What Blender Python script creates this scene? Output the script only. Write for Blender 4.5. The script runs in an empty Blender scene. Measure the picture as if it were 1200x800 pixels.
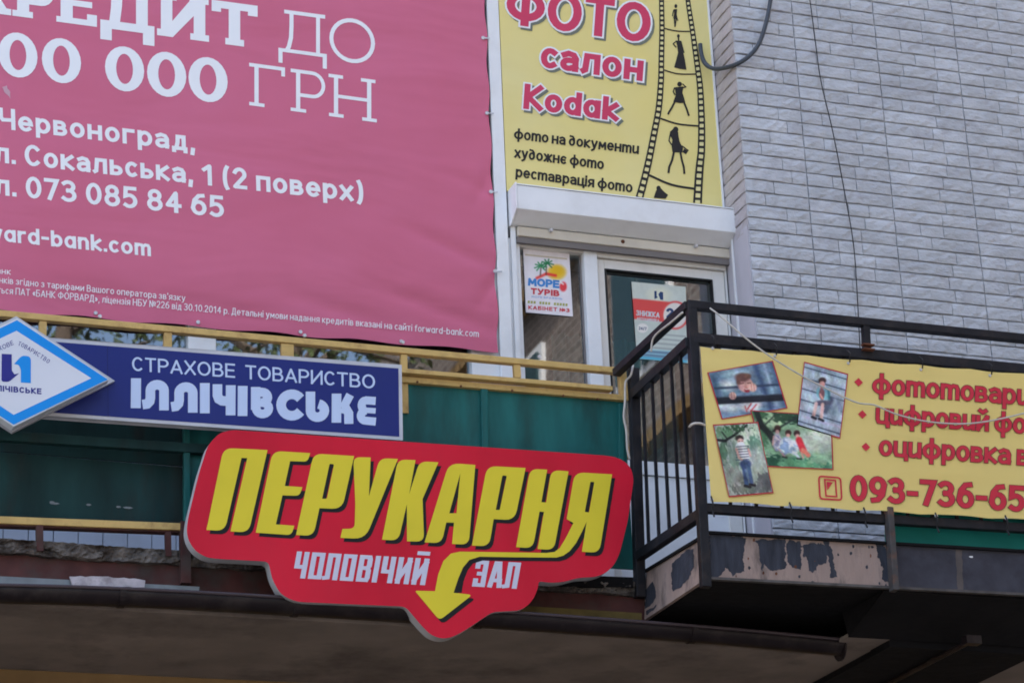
import bpy, math, random
import numpy as np
from mathutils import Vector, Matrix
from mathutils.geometry import tessellate_polygon, delaunay_2d_cdt
from mathutils import noise as mnoise
random.seed(7); rng = np.random.RandomState(7)
SC = bpy.context.scene
COL = SC.collection

# ------------------------------------------------------------------ camera
FPX = 2960.0                                   # focal length in pixels of a 1200 px wide picture
YAW, PITCH, ROLL = math.radians(20.33), math.radians(21.42), math.radians(-2.38)
CAM = Vector((0.0, -11.778, 1.6))
fw = Vector((math.sin(YAW)*math.cos(PITCH), math.cos(YAW)*math.cos(PITCH), math.sin(PITCH)))
rt0 = Vector((math.cos(YAW), -math.sin(YAW), 0)); up0 = rt0.cross(fw)
RT = rt0*math.cos(ROLL) + up0*math.sin(ROLL); UP = -rt0*math.sin(ROLL) + up0*math.cos(ROLL)
cam = bpy.data.cameras.new('camera'); cam.lens = FPX*36/1200; cam.sensor_width = 36; cam.clip_end = 500
camo = bpy.data.objects.new('camera', cam); COL.objects.link(camo)
m = Matrix((RT, UP, -fw)).transposed().to_4x4(); m.translation = CAM; camo.matrix_world = m
SC.camera = camo

# ------------------------------------------------------------------ light
SUN_EL, SUN_AZ = math.radians(52), math.radians(-28)       # the sun stands behind the building, to the left
sd = Vector((math.sin(SUN_AZ)*math.cos(SUN_EL), math.cos(SUN_AZ)*math.cos(SUN_EL), math.sin(SUN_EL)))
w = bpy.data.worlds.new('World'); SC.world = w; w.use_nodes = True
nt = w.node_tree; bg = nt.nodes['Background']
sky = nt.nodes.new('ShaderNodeTexSky'); sky.sky_type = 'NISHITA'; sky.sun_disc = False
sky.sun_elevation = SUN_EL; sky.sun_rotation = SUN_AZ; sky.dust_density = 5.0; sky.air_density = 1.0; sky.ozone_density = 0.4
nt.links.new(sky.outputs[0], bg.inputs[0]); bg.inputs[1].default_value = 0.15
sun = bpy.data.lights.new('sun', 'SUN'); sun.energy = 3.0; sun.angle = math.radians(0.5); sun.color = (1, .95, .88)
suno = bpy.data.objects.new('sun', sun); COL.objects.link(suno)
suno.rotation_euler = sd.to_track_quat('Z', 'Y').to_euler()
SC.view_settings.view_transform = 'Standard'; SC.view_settings.look = 'None'
SC.view_settings.exposure = 2.14; SC.view_settings.gamma = 1
SC.cycles.use_denoising = True; SC.cycles.filter_width = 1.8

# ------------------------------------------------------------------ survey helpers: where a sight line meets a plane of the place
def ray(px, py): return RT*((px-600)/FPX) + UP*((400-py)/FPX) + fw
def PY(px, py, Y): d = ray(px, py); return CAM + d*((Y-CAM.y)/d.y)
def PX_(px, py, X): d = ray(px, py); return CAM + d*((X-CAM.x)/d.x)
def PZ(px, py, Z): d = ray(px, py); return CAM + d*((Z-CAM.z)/d.z)

# ------------------------------------------------------------------ materials
def lin(c): c /= 255.0; return c/12.92 if c <= .04045 else ((c+.055)/1.055)**2.4
def alb(r, g, b, k=1.0): return tuple(min(.86, k*lin(v)/f) for v, f in zip((r, g, b), (.72, .80, .92)))
MATS = {}
def mat(name, col, rough=.6, var=.08, scale=6, bump=0, bscale=40, spec=.18, metal=0, stretch=(1,1,1), dirt=None, dirt_amt=.0, dscale=3):
    if name in MATS: return MATS[name]
    m = bpy.data.materials.new(name); m.use_nodes = True; n = m.node_tree.nodes; l = m.node_tree.links
    b = n['Principled BSDF']; b.inputs['Roughness'].default_value = rough; b.inputs['Metallic'].default_value = metal
    b.inputs['Specular IOR Level'].default_value = spec
    tc = n.new('ShaderNodeTexCoord'); mp = n.new('ShaderNodeMapping'); mp.inputs['Scale'].default_value = stretch
    geo = n.new('ShaderNodeNewGeometry'); l.new(geo.outputs['Position'], mp.inputs[0])
    ns = n.new('ShaderNodeTexNoise'); ns.inputs['Scale'].default_value = scale; ns.inputs['Detail'].default_value = 6; l.new(mp.outputs[0], ns.inputs[0])
    mr = n.new('ShaderNodeMapRange'); mr.inputs[1].default_value = .3; mr.inputs[2].default_value = .7
    mr.inputs[3].default_value = 1-var; mr.inputs[4].default_value = 1+var*.6; l.new(ns.outputs[0], mr.inputs[0])
    vm = n.new('ShaderNodeVectorMath'); vm.operation = 'SCALE'; vm.inputs[0].default_value = col[:3]; l.new(mr.outputs[0], vm.inputs['Scale'])
    out = vm.outputs[0]
    if dirt:
        n2 = n.new('ShaderNodeTexNoise'); n2.inputs['Scale'].default_value = dscale; n2.inputs['Detail'].default_value = 9; n2.inputs['Roughness'].default_value = .65; l.new(mp.outputs[0], n2.inputs[0])
        r2 = n.new('ShaderNodeMapRange'); r2.inputs[1].default_value = .5; r2.inputs[2].default_value = .68; r2.inputs[4].default_value = dirt_amt; l.new(n2.outputs[0], r2.inputs[0])
        mx = n.new('ShaderNodeMix'); mx.data_type = 'RGBA'; l.new(r2.outputs[0], mx.inputs[0]); l.new(out, mx.inputs[6]); mx.inputs[7].default_value = (*dirt[:3], 1); out = mx.outputs[2]
    l.new(out, b.inputs['Base Color'])
    if bump:
        n3 = n.new('ShaderNodeTexNoise'); n3.inputs['Scale'].default_value = bscale; n3.inputs['Detail'].default_value = 5; l.new(mp.outputs[0], n3.inputs[0])
        bp = n.new('ShaderNodeBump'); bp.inputs['Distance'].default_value = bump; bp.inputs['Strength'].default_value = 1; l.new(n3.outputs[0], bp.inputs['Height']); l.new(bp.outputs[0], b.inputs['Normal'])
    MATS[name] = m; return m
def vary(m, amt):
    """each brick a little lighter or darker than the next"""
    n = m.node_tree.nodes; l = m.node_tree.links; b = n['Principled BSDF']; src = b.inputs['Base Color'].links[0].from_socket
    oi = n.new('ShaderNodeObjectInfo'); mr = n.new('ShaderNodeMapRange'); mr.inputs[3].default_value = 1-amt; mr.inputs[4].default_value = 1+amt*.5; l.new(oi.outputs['Random'], mr.inputs[0])
    vm = n.new('ShaderNodeVectorMath'); vm.operation = 'SCALE'; l.new(src, vm.inputs[0]); l.new(mr.outputs[0], vm.inputs['Scale']); l.new(vm.outputs[0], b.inputs['Base Color'])
def attr_mat(name):
    m = bpy.data.materials.new(name); m.use_nodes = True; n = m.node_tree.nodes
    a = n.new('ShaderNodeVertexColor'); a.layer_name = 'Col'; m.node_tree.links.new(a.outputs[0], n['Principled BSDF'].inputs['Base Color']); n['Principled BSDF'].inputs['Roughness'].default_value = .6; n['Principled BSDF'].inputs['Specular IOR Level'].default_value = .15
    return m
def banner_mat(name, col, wr=.004, rough=.45, col2=None):
    m = bpy.data.materials.new(name); m.use_nodes = True; n = m.node_tree.nodes; l = m.node_tree.links; b = n['Principled BSDF']
    b.inputs['Roughness'].default_value = rough; b.inputs['Specular IOR Level'].default_value = .15
    geo = n.new('ShaderNodeNewGeometry'); mp = n.new('ShaderNodeMapping'); mp.inputs['Rotation'].default_value = (0, math.radians(-28), 0); mp.inputs['Scale'].default_value = (.5, 1, 1.5); l.new(geo.outputs['Position'], mp.inputs[0])
    ns = n.new('ShaderNodeTexNoise'); ns.inputs['Scale'].default_value = 1.5; ns.inputs['Detail'].default_value = 3; ns.inputs['Distortion'].default_value = .4; l.new(mp.outputs[0], ns.inputs[0])
    bp = n.new('ShaderNodeBump'); bp.inputs['Distance'].default_value = wr*10; bp.inputs['Strength'].default_value = .55; l.new(ns.outputs[0], bp.inputs['Height']); l.new(bp.outputs[0], b.inputs['Normal'])
    n2 = n.new('ShaderNodeTexNoise'); n2.inputs['Scale'].default_value = 1.3; n2.inputs['Detail'].default_value = 4; l.new(geo.outputs['Position'], n2.inputs[0])
    mx = n.new('ShaderNodeMix'); mx.data_type = 'RGBA'; l.new(n2.outputs[0], mx.inputs[0]); mx.inputs[6].default_value = (*col, 1)
    c2 = col2 or tuple(c*.88 for c in col); mx.inputs[7].default_value = (*c2, 1); l.new(mx.outputs[2], b.inputs['Base Color'])
    return m

WHITE = mat('white_upvc', (.80,.81,.82), .35, .05, 3, dirt=(.5,.48,.45), dirt_amt=.18, dscale=5)
CREAM = mat('cream_upvc', (.74,.71,.66), .4, .05, 3, dirt=(.45,.40,.35), dirt_amt=.25, dscale=5)
PRINTW = mat('white_print', (.83,.84,.86), .5, .02)
GREYPL = mat('grey_seal', alb(105,105,110), .6)
BLACKM = mat('black_painted_steel', (.017,.0175,.022), .5, .35, 9, bump=.0012, bscale=60, dirt=(.06,.045,.04), dirt_amt=.35, dscale=12)
YRAIL = mat('ochre_painted_steel', (.60,.41,.15), .5, .2, 9, bump=.001, dirt=(.16,.075,.03), dirt_amt=.55, dscale=9)
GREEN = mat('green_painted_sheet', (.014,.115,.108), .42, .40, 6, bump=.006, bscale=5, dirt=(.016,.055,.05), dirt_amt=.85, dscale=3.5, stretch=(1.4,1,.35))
GRIMY_SHADE = mat('grimy_shaded_green_sheet', (.009,.038,.038), .6, .45, 4, bump=.003, bscale=14, dirt=(.022,.022,.020), dirt_amt=.85, dscale=2.2, stretch=(1.6,1,.45))  # grime streaks, plus the shade behind the blue sign darkened into the green
CONC = mat('crumbling_concrete', (.15,.13,.115), .95, .7, 11, bump=.02, bscale=30, dirt=(.035,.025,.02), dirt_amt=1.0, dscale=5)
REDBR = mat('red_brown_paint', (.085,.033,.03), .7, .4, 7, bump=.003, bscale=20, dirt=(.06,.055,.05), dirt_amt=.7, dscale=6)
GALV = mat('galvanised_steel', (.20,.215,.225), .4, .2, 14, metal=.35)
GUTM = mat('dark_brown_gutter', (.016,.011,.012), .35, .25, 5, dirt=(.05,.04,.035), dirt_amt=.5, dscale=8)
SOFF = mat('soffit_render', (.24,.20,.17), .95, .2, 3, bump=.004, bscale=12, dirt=(.11,.09,.08), dirt_amt=.8, dscale=1.8)
OCHW = mat('ochre_render', (.27,.17,.075), .95, .2, 3, bump=.003, bscale=16)
DARKSL = mat('near_black_concrete', (.0085,.008,.009), .95, .3, 5, bump=.006, bscale=14)  # near-black tone for balcony undersides, beams, edges and roofs
TAN = mat('tan_peeling_paint', (.33,.245,.21), .75, .22, 8, bump=.003, bscale=30, dirt=(.12,.095,.085), dirt_amt=.9, dscale=8, stretch=(1.6,1,.5))
SLATE = mat('slate_bare_patch', (.040,.044,.058), .8, .35, 14, bump=.003, bscale=60, stretch=(2.5,1,.5))
RUST = mat('rust', (.14,.055,.03), .9, .5, 20)
CEMENT = mat('grey_render_reveal', (.47,.45,.49), .9, .12, 5, bump=.003, bscale=18, stretch=(1,1,.4))
BRICKM = mat('grey_glazed_brick', (.50,.52,.555), .6, .14, 5, bump=.015, bscale=19, dirt=(.37,.37,.41), dirt_amt=.6, dscale=8, stretch=(1,1,1.6))
BRICKN = mat('pinkish_grey_brick', (.44,.405,.42), .75, .16, 4, bump=.0045, bscale=26, dirt=(.36,.32,.33), dirt_amt=.6, dscale=8)
MORT = mat('grey_mortar', (.56,.57,.60), .9, .15, 10)
vary(BRICKM, .10); vary(BRICKN, .10)
CABLE = mat('black_cable', (.025,.027,.03), .4, .1)
CORD = mat('pale_cord', (.52,.49,.44), .8, .15, 30)
STEELW = mat('worn_white_steel', (.6,.6,.62), .4, .2, 20, metal=.3)
TIEW = mat('zip_tie', (.02,.02,.022), .5)

# ------------------------------------------------------------------ objects
def thing(name, label, cat, loc=(0,0,0), group=None):
    o = bpy.data.objects.new(name, None); COL.objects.link(o); o.location = loc; o.empty_display_size = .1
    o['label'] = label; o['category'] = cat
    if group: o['group'] = group
    return o
def wloc(p):
    v = Vector((0,0,0))
    while p is not None: v += Vector(p.location); p = p.parent
    return v
def mesh(name, v, f, m, smooth=False):
    me = bpy.data.meshes.new(name); me.from_pydata([tuple(x) for x in v], [], f); me.materials.append(m)
    if smooth: me.polygons.foreach_set('use_smooth', [True]*len(me.polygons))
    me.update(); return me
def put(name, me, parent=None, loc=(0,0,0)):
    o = bpy.data.objects.new(name, me); COL.objects.link(o)
    if parent is not None: o.parent = parent; o.location = Vector(loc) - wloc(parent)
    else: o.location = loc
    return o
def obj(name, v, f, m, parent=None, smooth=False, bevel=0):
    """world coordinates in, one mesh object out (origin at its own centre)"""
    v = [Vector(x) for x in v]; c = sum(v, Vector())/len(v)
    me = mesh(name, [x-c for x in v], f, m, smooth)
    o = put(name, me, parent, c)
    if bevel:
        b = o.modifiers.new('bevel', 'BEVEL'); b.width = bevel; b.segments = 2; b.limit_method = 'ANGLE'
    return o
def tag(o, label, cat, group=None):
    o['label'] = label; o['category'] = cat
    if group: o['group'] = group
    return o
class MB:
    def __init__(s): s.v = []; s.f = []
    def add(s, v, f): k = len(s.v); s.v += [Vector(x) for x in v]; s.f += [tuple(i+k for i in q) for q in f]; return s
    def box(s, a, b):
        x0,y0,z0 = a; x1,y1,z1 = b
        return s.add([(x0,y0,z0),(x1,y0,z0),(x1,y1,z0),(x0,y1,z0),(x0,y0,z1),(x1,y0,z1),(x1,y1,z1),(x0,y1,z1)],
                     [(0,3,2,1),(4,5,6,7),(0,1,5,4),(1,2,6,5),(2,3,7,6),(3,0,4,7)])
    def bar(s, p, q, wd, ht, up=(0,0,1)):
        p = Vector(p); q = Vector(q); d = (q-p).normalized(); u = Vector(up); sd_ = d.cross(u).normalized(); u = sd_.cross(d)
        v = [];
        for e in (p, q):
            for a, b in ((-1,-1),(1,-1),(1,1),(-1,1)): v.append(e + sd_*(a*wd/2) + u*(b*ht/2))
        return s.add(v, [(0,1,2,3),(7,6,5,4),(0,4,5,1),(1,5,6,2),(2,6,7,3),(3,7,4,0)])
    def quadslab(s, a, b, c, d, t):
        """front quad a b c d (seen from -Y, any order round), thickness t into +Y"""
        q = [Vector(x) for x in (a,b,c,d)]; return s.prism(q, t)
    def prism(s, q, t):
        n = len(q); k = [x + Vector((0,t,0)) for x in q]
        tr = [tuple(x) for x in tessellate_polygon([[Vector((p.x, p.z, 0)) for p in q]])]
        return s.add(list(q)+k, tr + [tuple(i+n for i in x[::-1]) for x in tr] + [(i,(i+1)%n,(i+1)%n+n,i+n) for i in range(n)])
    def tube(s, pts, r, n=8, caps=True, rs=None):
        pts = [Vector(p) for p in pts]; rings = []; base = len(s.v); prev = None
        for i, p in enumerate(pts):
            d = (pts[min(i+1,len(pts)-1)] - pts[max(i-1,0)]).normalized()
            a = (prev - d*prev.dot(d)) if prev is not None else d.cross(Vector((0,0,1)) if abs(d.z) < .9 else Vector((1,0,0)))
            a.normalize(); prev = a; b = d.cross(a); rr = rs[i] if rs else r
            for k in range(n):
                t = 2*math.pi*k/n; s.v.append(p + a*(rr*math.cos(t)) + b*(rr*math.sin(t)))
        for i in range(len(pts)-1):
            for k in range(n):
                s.f.append((base+i*n+k, base+i*n+(k+1)%n, base+(i+1)*n+(k+1)%n, base+(i+1)*n+k))
        if caps: s.f.append(tuple(base+k for k in range(n))[::-1]); s.f.append(tuple(base+(len(pts)-1)*n+k for k in range(n)))
        return s
    def obj(s, name, m, parent=None, smooth=False, bevel=0): return obj(name, s.v, s.f, m, parent, smooth, bevel)
def smoothpath(pts, k=6):
    """Catmull-Rom through the points"""
    P = [Vector(p) for p in pts]; P = [P[0]*2-P[1]] + P + [P[-1]*2-P[-2]]; out = []
    for i in range(1, len(P)-2):
        for j in range(k):
            t = j/k; a,b,c,d = P[i-1:i+3]
            out.append(.5*((2*b)+(c-a)*t+(2*a-5*b+4*c-d)*t*t+(3*b-a-3*c+d)*t**3))
    return out + [P[-2]]
def bolt(parent, p, m=STEELW, r=.006, name='screw', out=(0,-1,0), h=.005):
    n = Vector(out); a = MB(); a.tube([Vector(p), Vector(p)+n*h], r, 8, rs=[r, r*.8]); return a.obj(name, m, parent)

# ------------------------------------------------------------------ printing: flat colour shapes laid on a sheet, traced in the survey picture
def fill(loops):
    """triangulate an outline with holes by the even-odd rule"""
    V = []; E = []
    for lp in loops:
        k = len(V); V += [Vector((x, y)) for x, y in lp]; E += [(k+i, k+(i+1)%len(lp)) for i in range(len(lp))]
    vo, _, fo, _, _, _ = delaunay_2d_cdt(V, E, [], 0, 1e-4); out = []
    for f in fo:
        cx = sum(vo[i].x for i in f)/3; cy = sum(vo[i].y for i in f)/3; ins = False
        for lp in loops:
            for i in range(len(lp)):
                (xa_, ya_), (xb_, yb_) = lp[i-1], lp[i]
                if (ya_ > cy) != (yb_ > cy) and cx < (xb_-xa_)*(cy-ya_)/(yb_-ya_)+xa_: ins = not ins
        if ins: out.append(tuple(f))
    return [(v.x, v.y) for v in vo], out
class Sheet:
    """print surface: plane y = Y; lay() puts polygons one hair above the sheet"""
    def __init__(s, Y, parent, base=.0012): s.Y = Y; s.parent = parent; s.base = base
    def pt(s, x, y, lay): return PY(x, y, s.Y - s.base - lay*.0006)
    def emit(s, name, polys, m, lay, parent=None):
        """polys: list of (loops, _) ; loops = [outer, hole, ...] of (x,y) picture points, or ('q', verts, faces). Overlaps are merged into one flat shape."""
        V2 = []; F2 = []
        for it, ml in polys:
            if it[0] == 'q': vs = it[1]; fs = it[2]
            else:
                vs, fs = fill(it)
            k = len(V2); V2 += [Vector((x, y)) for x, y in vs]
            for f in fs:
                q = [V2[i+k] for i in f]; a = sum(q[i].x*q[(i+1)%len(q)].y-q[(i+1)%len(q)].x*q[i].y for i in range(len(q)))
                if abs(a) > 1e-6: F2.append([i+k for i in (f if a > 0 else f[::-1])])
        vo, _, fo, _, _, of = delaunay_2d_cdt(V2, [], F2, 0, 1e-4)
        V = [s.pt(v.x, v.y, lay) for v in vo]; G = []
        for f, o_ in zip(fo, of):
            if not o_: continue
            a, b, c = V[f[0]], V[f[1]], V[f[2]]
            G.append(tuple(f) if (b-a).cross(c-a).y < 0 else tuple(f[::-1]))
        used = sorted({i for f in G for i in f}); mp = {i: j for j, i in enumerate(used)}
        return obj(name, [V[i] for i in used], [tuple(mp[i] for i in f) for f in G], m, parent or s.parent)
def rounded(pts, k=5):
    out = []; n = len(pts)
    for i, p in enumerate(pts):
        if len(p) < 3 or p[2] == 0: out.append((p[0], p[1])); continue
        a = Vector(pts[i-1][:2]); b = Vector(p[:2]); c = Vector(pts[(i+1)%n][:2])
        u = (a-b); v = (c-b); r = min(p[2], u.length*.48, v.length*.48); u.normalize(); v.normalize()
        s = b+u*r; e = b+v*r
        for j in range(k+1):
            t = j/k; q = s*((1-t)**2) + b*(2*t*(1-t)) + e*(t*t); out.append((q.x, q.y))
    return out
def expand(pts, wd, ext=0.0):
    """stroke of width wd along pts -> (verts, faces): one rectangle per segment and a mitred wedge per joint"""
    P = [Vector(p[:2]) for p in pts]; closed = (P[0]-P[-1]).length < 1e-6 and len(P) > 3
    if closed: P = P[:-1]
    Q = [P[0]]
    for p in P[1:]:
        if (p-Q[-1]).length > 1e-5: Q.append(p)
    P = Q; n = len(P)
    if n < 2: P = [P[0]-Vector((0,wd*.02)), P[0]+Vector((0,wd*.02))]; n = 2
    if not closed and ext:
        P[0] = P[0] + (P[0]-P[1]).normalized()*ext; P[-1] = P[-1] + (P[-1]-P[-2]).normalized()*ext
    V = []; F = []; h = wd/2
    m_ = n if closed else n-1
    for i in range(m_):
        a, b = P[i], P[(i+1)%n]; d = (b-a).normalized(); nn = Vector((-d.y, d.x))*h; k = len(V)
        V += [a+nn, a-nn, b-nn, b+nn]; F.append((k, k+1, k+2, k+3))
    for i in range(n):
        if not closed and i in (0, n-1): continue
        d1 = (P[i]-P[i-1]).normalized(); d2 = (P[(i+1)%n]-P[i]).normalized(); cr = d1.x*d2.y-d1.y*d2.x
        if abs(cr) < 1e-4: continue
        sg = -1 if cr > 0 else 1
        n1 = Vector((-d1.y, d1.x))*h*sg; n2 = Vector((-d2.y, d2.x))*h*sg; mm = (n1+n2)
        if mm.length < 1e-4: continue
        mm.normalize(); c_ = mm.dot(n1)/h; k = len(V)
        if c_ > .5: V += [P[i], P[i]+n1, P[i]+mm*(h/c_), P[i]+n2]; F.append((k, k+1, k+2, k+3))
        else: V += [P[i], P[i]+n1, P[i]+mm*h, P[i]+n2]; F.append((k, k+1, k+2, k+3))
    return [tuple(v) for v in V], F
def arc(cx, cy, rx, ry, a0, a1, k=10): return [(cx+rx*math.cos(math.radians(a0+(a1-a0)*i/k)), cy+ry*math.sin(math.radians(a0+(a1-a0)*i/k))) for i in range(k+1)]

# stroke alphabet: glyph -> (width, [strokes]) in a unit box, y up
A = arc
O_ = [A(.5,.5,.5,.5,90,450,20)]
CAPS = {
 'А': (.66, [[(0,0),(.5,1),(1,0)], [(.17,.28),(.83,.28)]]),
 'Б': (.56, [[(.92,1),(0,1),(0,0),(.55,0)]+A(.6,.28,.4,.28,-90,90)+[(0,.56)]]),
 'В': (.58, [[(0,0),(0,1)]+A(.52,.76,.36,.24,90,-90)+[(0,.52)], [(0,.52)]+A(.58,.26,.42,.26,90,-90)+[(0,0)]]),
 'Г': (.48, [[(1,1),(0,1),(0,0)]]),
 'Д': (.68, [[(0,-.2),(0,0),(1,0),(1,-.2)], [(.16,0),(.28,.5),(.3,1),(.84,1),(.84,0)]]),
 'Е': (.50, [[(1,1),(0,1),(0,0),(1,0)], [(0,.52),(.9,.52)]]),
 'Ж': (.86, [[(.5,0),(.5,1)], [(0,1),(.4,.52),(0,0)], [(1,1),(.6,.52),(1,0)], [(.4,.52),(.6,.52)]]),
 'З': (.52, [A(.45,.75,.47,.25,150,-90), A(.45,.26,.55,.26,90,-150)]),
 'И': (.64, [[(0,1),(0,0)], [(0,0),(1,1)], [(1,1),(1,0)]]),
 'Й': (.64, [[(0,1),(0,0)], [(0,0),(1,1)], [(1,1),(1,0)], [(.25,1.34),(.5,1.24),(.75,1.34)]]),
 'І': (.0, [[(0,1),(0,0)]]),
 'К': (.58, [[(0,1),(0,0)], [(.95,1),(.1,.5),(1,0)]]),
 'Л': (.62, [[(0,0),(.12,.06),(.22,1),(1,1),(1,0)]]),
 'М': (.78, [[(0,0),(.06,1),(.5,.25),(.94,1),(1,0)]]),
 'Н': (.62, [[(0,1),(0,0)], [(1,1),(1,0)], [(0,.5),(1,.5)]]),
 'О': (.72, O_), 'П': (.62, [[(0,0),(0,1),(1,1),(1,0)]]),
 'Р': (.56, [[(0,0),(0,1)]+A(.5,.72,.5,.28,90,-90)+[(0,.44)]]),
 'С': (.60, [A(.52,.5,.52,.5,48,312,16)]),
 'Т': (.58, [[(0,1),(1,1)], [(.5,1),(.5,0)]]),
 'У': (.60, [[(0,1),(.52,.36)], [(1,1),(.42,.06),(.1,0)]]),
 'Ф': (.84, [[(.5,1.02),(.5,-.02)], A(.5,.5,.5,.36,90,450,20)]),
 'Х': (.60, [[(0,0),(1,1)], [(0,1),(1,0)]]),
 'Ц': (.66, [[(0,1),(0,0),(1.05,0),(1.05,-.22)], [(.9,1),(.9,0)]]),
 'Ч': (.58, [[(0,1),(0,.55),(.15,.42),(1,.46)], [(1,1),(1,0)]]),
 'Ш': (.9, [[(0,1),(0,0),(1,0),(1,1)], [(.5,1),(.5,0)]]),
 'Ь': (.54, [[(0,1),(0,0)]+A(.5,.28,.5,.28,-90,90)+[(0,.56)]]),
 'Я': (.58, [[(1,0),(1,1)]+A(.48,.72,.48,.28,90,270)+[(1,.44)], [(.45,.42),(0,0)]]),
 'K': (.58, [[(0,1),(0,0)], [(.95,1),(.1,.5),(1,0)]]),
 'Є': (.56, [A(.55,.5,.55,.5,50,310,16), [(.1,.5),(.75,.5)]]),
}
DIG = {
 '0': (.54, O_), '1': (.36, [[(.0,.78),(.75,1),(.75,0)]]),
 '2': (.50, [A(.48,.72,.48,.28,160,-25,10)+[(.0,0),(1,0)]]),
 '3': (.50, [A(.42,.76,.5,.24,140,-90,10), A(.42,.27,.58,.27,90,-140,10)]),
 '4': (.56, [[(.72,0),(.72,1),(0,.3),(1,.3)]]),
 '5': (.50, [[(.92,1),(.1,1),(.06,.56)]+A(.42,.31,.56,.31,100,-130,12)]),
 '6': (.54, [A(.5,.32,.5,.32,90,450,16), [(.85,1),(.5,.97),(.14,.72),(0,.32)]]),
 '7': (.50, [[(0,1),(1,1),(.32,0)]]),
 '8': (.54, [A(.5,.76,.42,.24,90,450,14), A(.5,.27,.5,.27,90,450,14)]),
 '9': (.54, [A(.5,.68,.5,.32,90,450,16), [(1,.68),(.86,.26),(.5,.03),(.15,0)]]),
 '.': (.0, [[(0,0),(0,.02)]]), ',': (.04, [[(.6,.02),(0,-.2)]]), '-': (.26, [[(0,.42),(1,.42)]]),
 '(': (.16, [A(1,.45,1,.62,110,250,8)]), ')': (.16, [A(0,.45,1,.62,70,-70,8)]), '/': (.3, [[(0,-.05),(1,1.05)]]),
 '«': (.34, [[(.45,.62),(0,.38),(.45,.12)], [(1,.62),(.55,.38),(1,.12)]]), '»': (.34, [[(0,.62),(.45,.38),(0,.12)], [(.55,.62),(1,.38),(.55,.12)]]),
 "'": (.0, [[(0,1),(0,.78)]]), '№': (1.0, [[(0,0),(0,1),(.5,0),(.5,1)], A(.82,.62,.17,.2,90,450,10), [(.66,.25),(.98,.25)]]),
}
XH = .72
# lower case: (width, strokes) already in cap-height units, y 0..XH (given as 0..1 of XH unless a number beyond)
LOW = {
 'а': (.46, [[(.06,.88),(.4,1),(.82,.92),(1,.7),(1,0)], [(1,.52),(.5,.55)]+A(.42,.27,.42,.27,110,290,8)+[(1,.16)]]),
 'б': (.50, [A(.5,.45,.5,.45,90,450,16), [(0,.45),(.08,1.0),(.4,1.28),(.95,1.38)]]),
 'д': (.54, [[(0,-.22),(0,0),(1,0),(1,-.22)], [(.2,0),(.32,.5),(.34,1),(.86,1),(.86,0)]]),
 '∂': (.50, [A(.45,.45,.45,.45,90,450,16), [(.9,.45),(.85,1.0),(.55,1.32),(.1,1.36)]]),
 'е': (.50, [[(0,.5),(1,.5)]+A(.5,.5,.5,.5,0,310,16)]), 'о': (.50, O_), 'с': (.42, [A(.55,.5,.55,.5,55,305,14)]),
 'р': (.50, [[(0,1),(0,-.4)], A(.5,.5,.5,.5,90,450,16)]),
 'у': (.48, [[(0,1),(.5,.05)], [(1,1),(.42,-.25),(.05,-.4)]]),
 'ф': (.76, [[(.5,1.42),(.5,-.4)], A(.5,.5,.5,.5,90,450,18)]),
 'х': (.46, [[(0,0),(1,1)], [(0,1),(1,0)]]),
 'і': (.0, [[(0,1),(0,0)], [(0,1.36),(0,1.42)]]), 'й': (.48, [[(0,1),(0,0)], [(0,0),(1,1)], [(1,1),(1,0)], [(.2,1.5),(.5,1.36),(.8,1.5)]]),
 'm': (.78, [[(0,1),(0,0)], [(0,.8),(.22,1),(.42,.96),(.5,.75),(.5,0)], [(.5,.8),(.72,1),(.92,.96),(1,.75),(1,0)]]),
 'u': (.48, [[(0,1),(0,.25),(.12,.03),(.4,0),(1,.25)], [(1,1),(1,0)]]),
 'ц': (.50, [[(0,1),(0,0),(1.1,0),(1.1,-.3)], [(.9,1),(.9,0)]]),
 'µ': (.52, [[(0,1),(0,.25),(.12,.03),(.4,0),(1.1,.0),(1.1,-.28)], [(.95,1),(.95,0)]]),
 'a': (.50, [A(.5,.5,.5,.5,90,450,16), [(1,1),(1,0)]]), 'b': (.50, [[(0,1.4),(0,0)], A(.5,.5,.5,.5,90,450,16)]),
 'c': (.42, [A(.55,.5,.55,.5,55,305,14)]), 'd': (.50, [[(1,1.4),(1,0)], A(.5,.5,.5,.5,90,450,16)]),
 'f': (.30, [[(1,1.38),(.55,1.36),(.35,1.15),(.35,0)], [(0,.95),(.95,.95)]]),
 'k': (.46, [[(0,1.4),(0,0)], [(.95,1),(.1,.48),(1,0)]]), 'n': (.46, [[(0,1),(0,0)], [(0,.75),(.3,1),(.75,1),(1,.72),(1,0)]]),
 'o': (.50, O_), 'r': (.30, [[(0,1),(0,0)], [(0,.7),(.4,.98),(1,1)]]), 'w': (.72, [[(0,1),(.25,0),(.5,.9),(.75,0),(1,1)]]),
}
for c in 'вгжзклмнптчшьяє': LOW[c] = (CAPS[c.upper()][0]*.80, CAPS[c.upper()][1])
LOW['и'] = (.48, CAPS['И'][1]); LOW['в'] = (.46, CAPS['В'][1])
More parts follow.
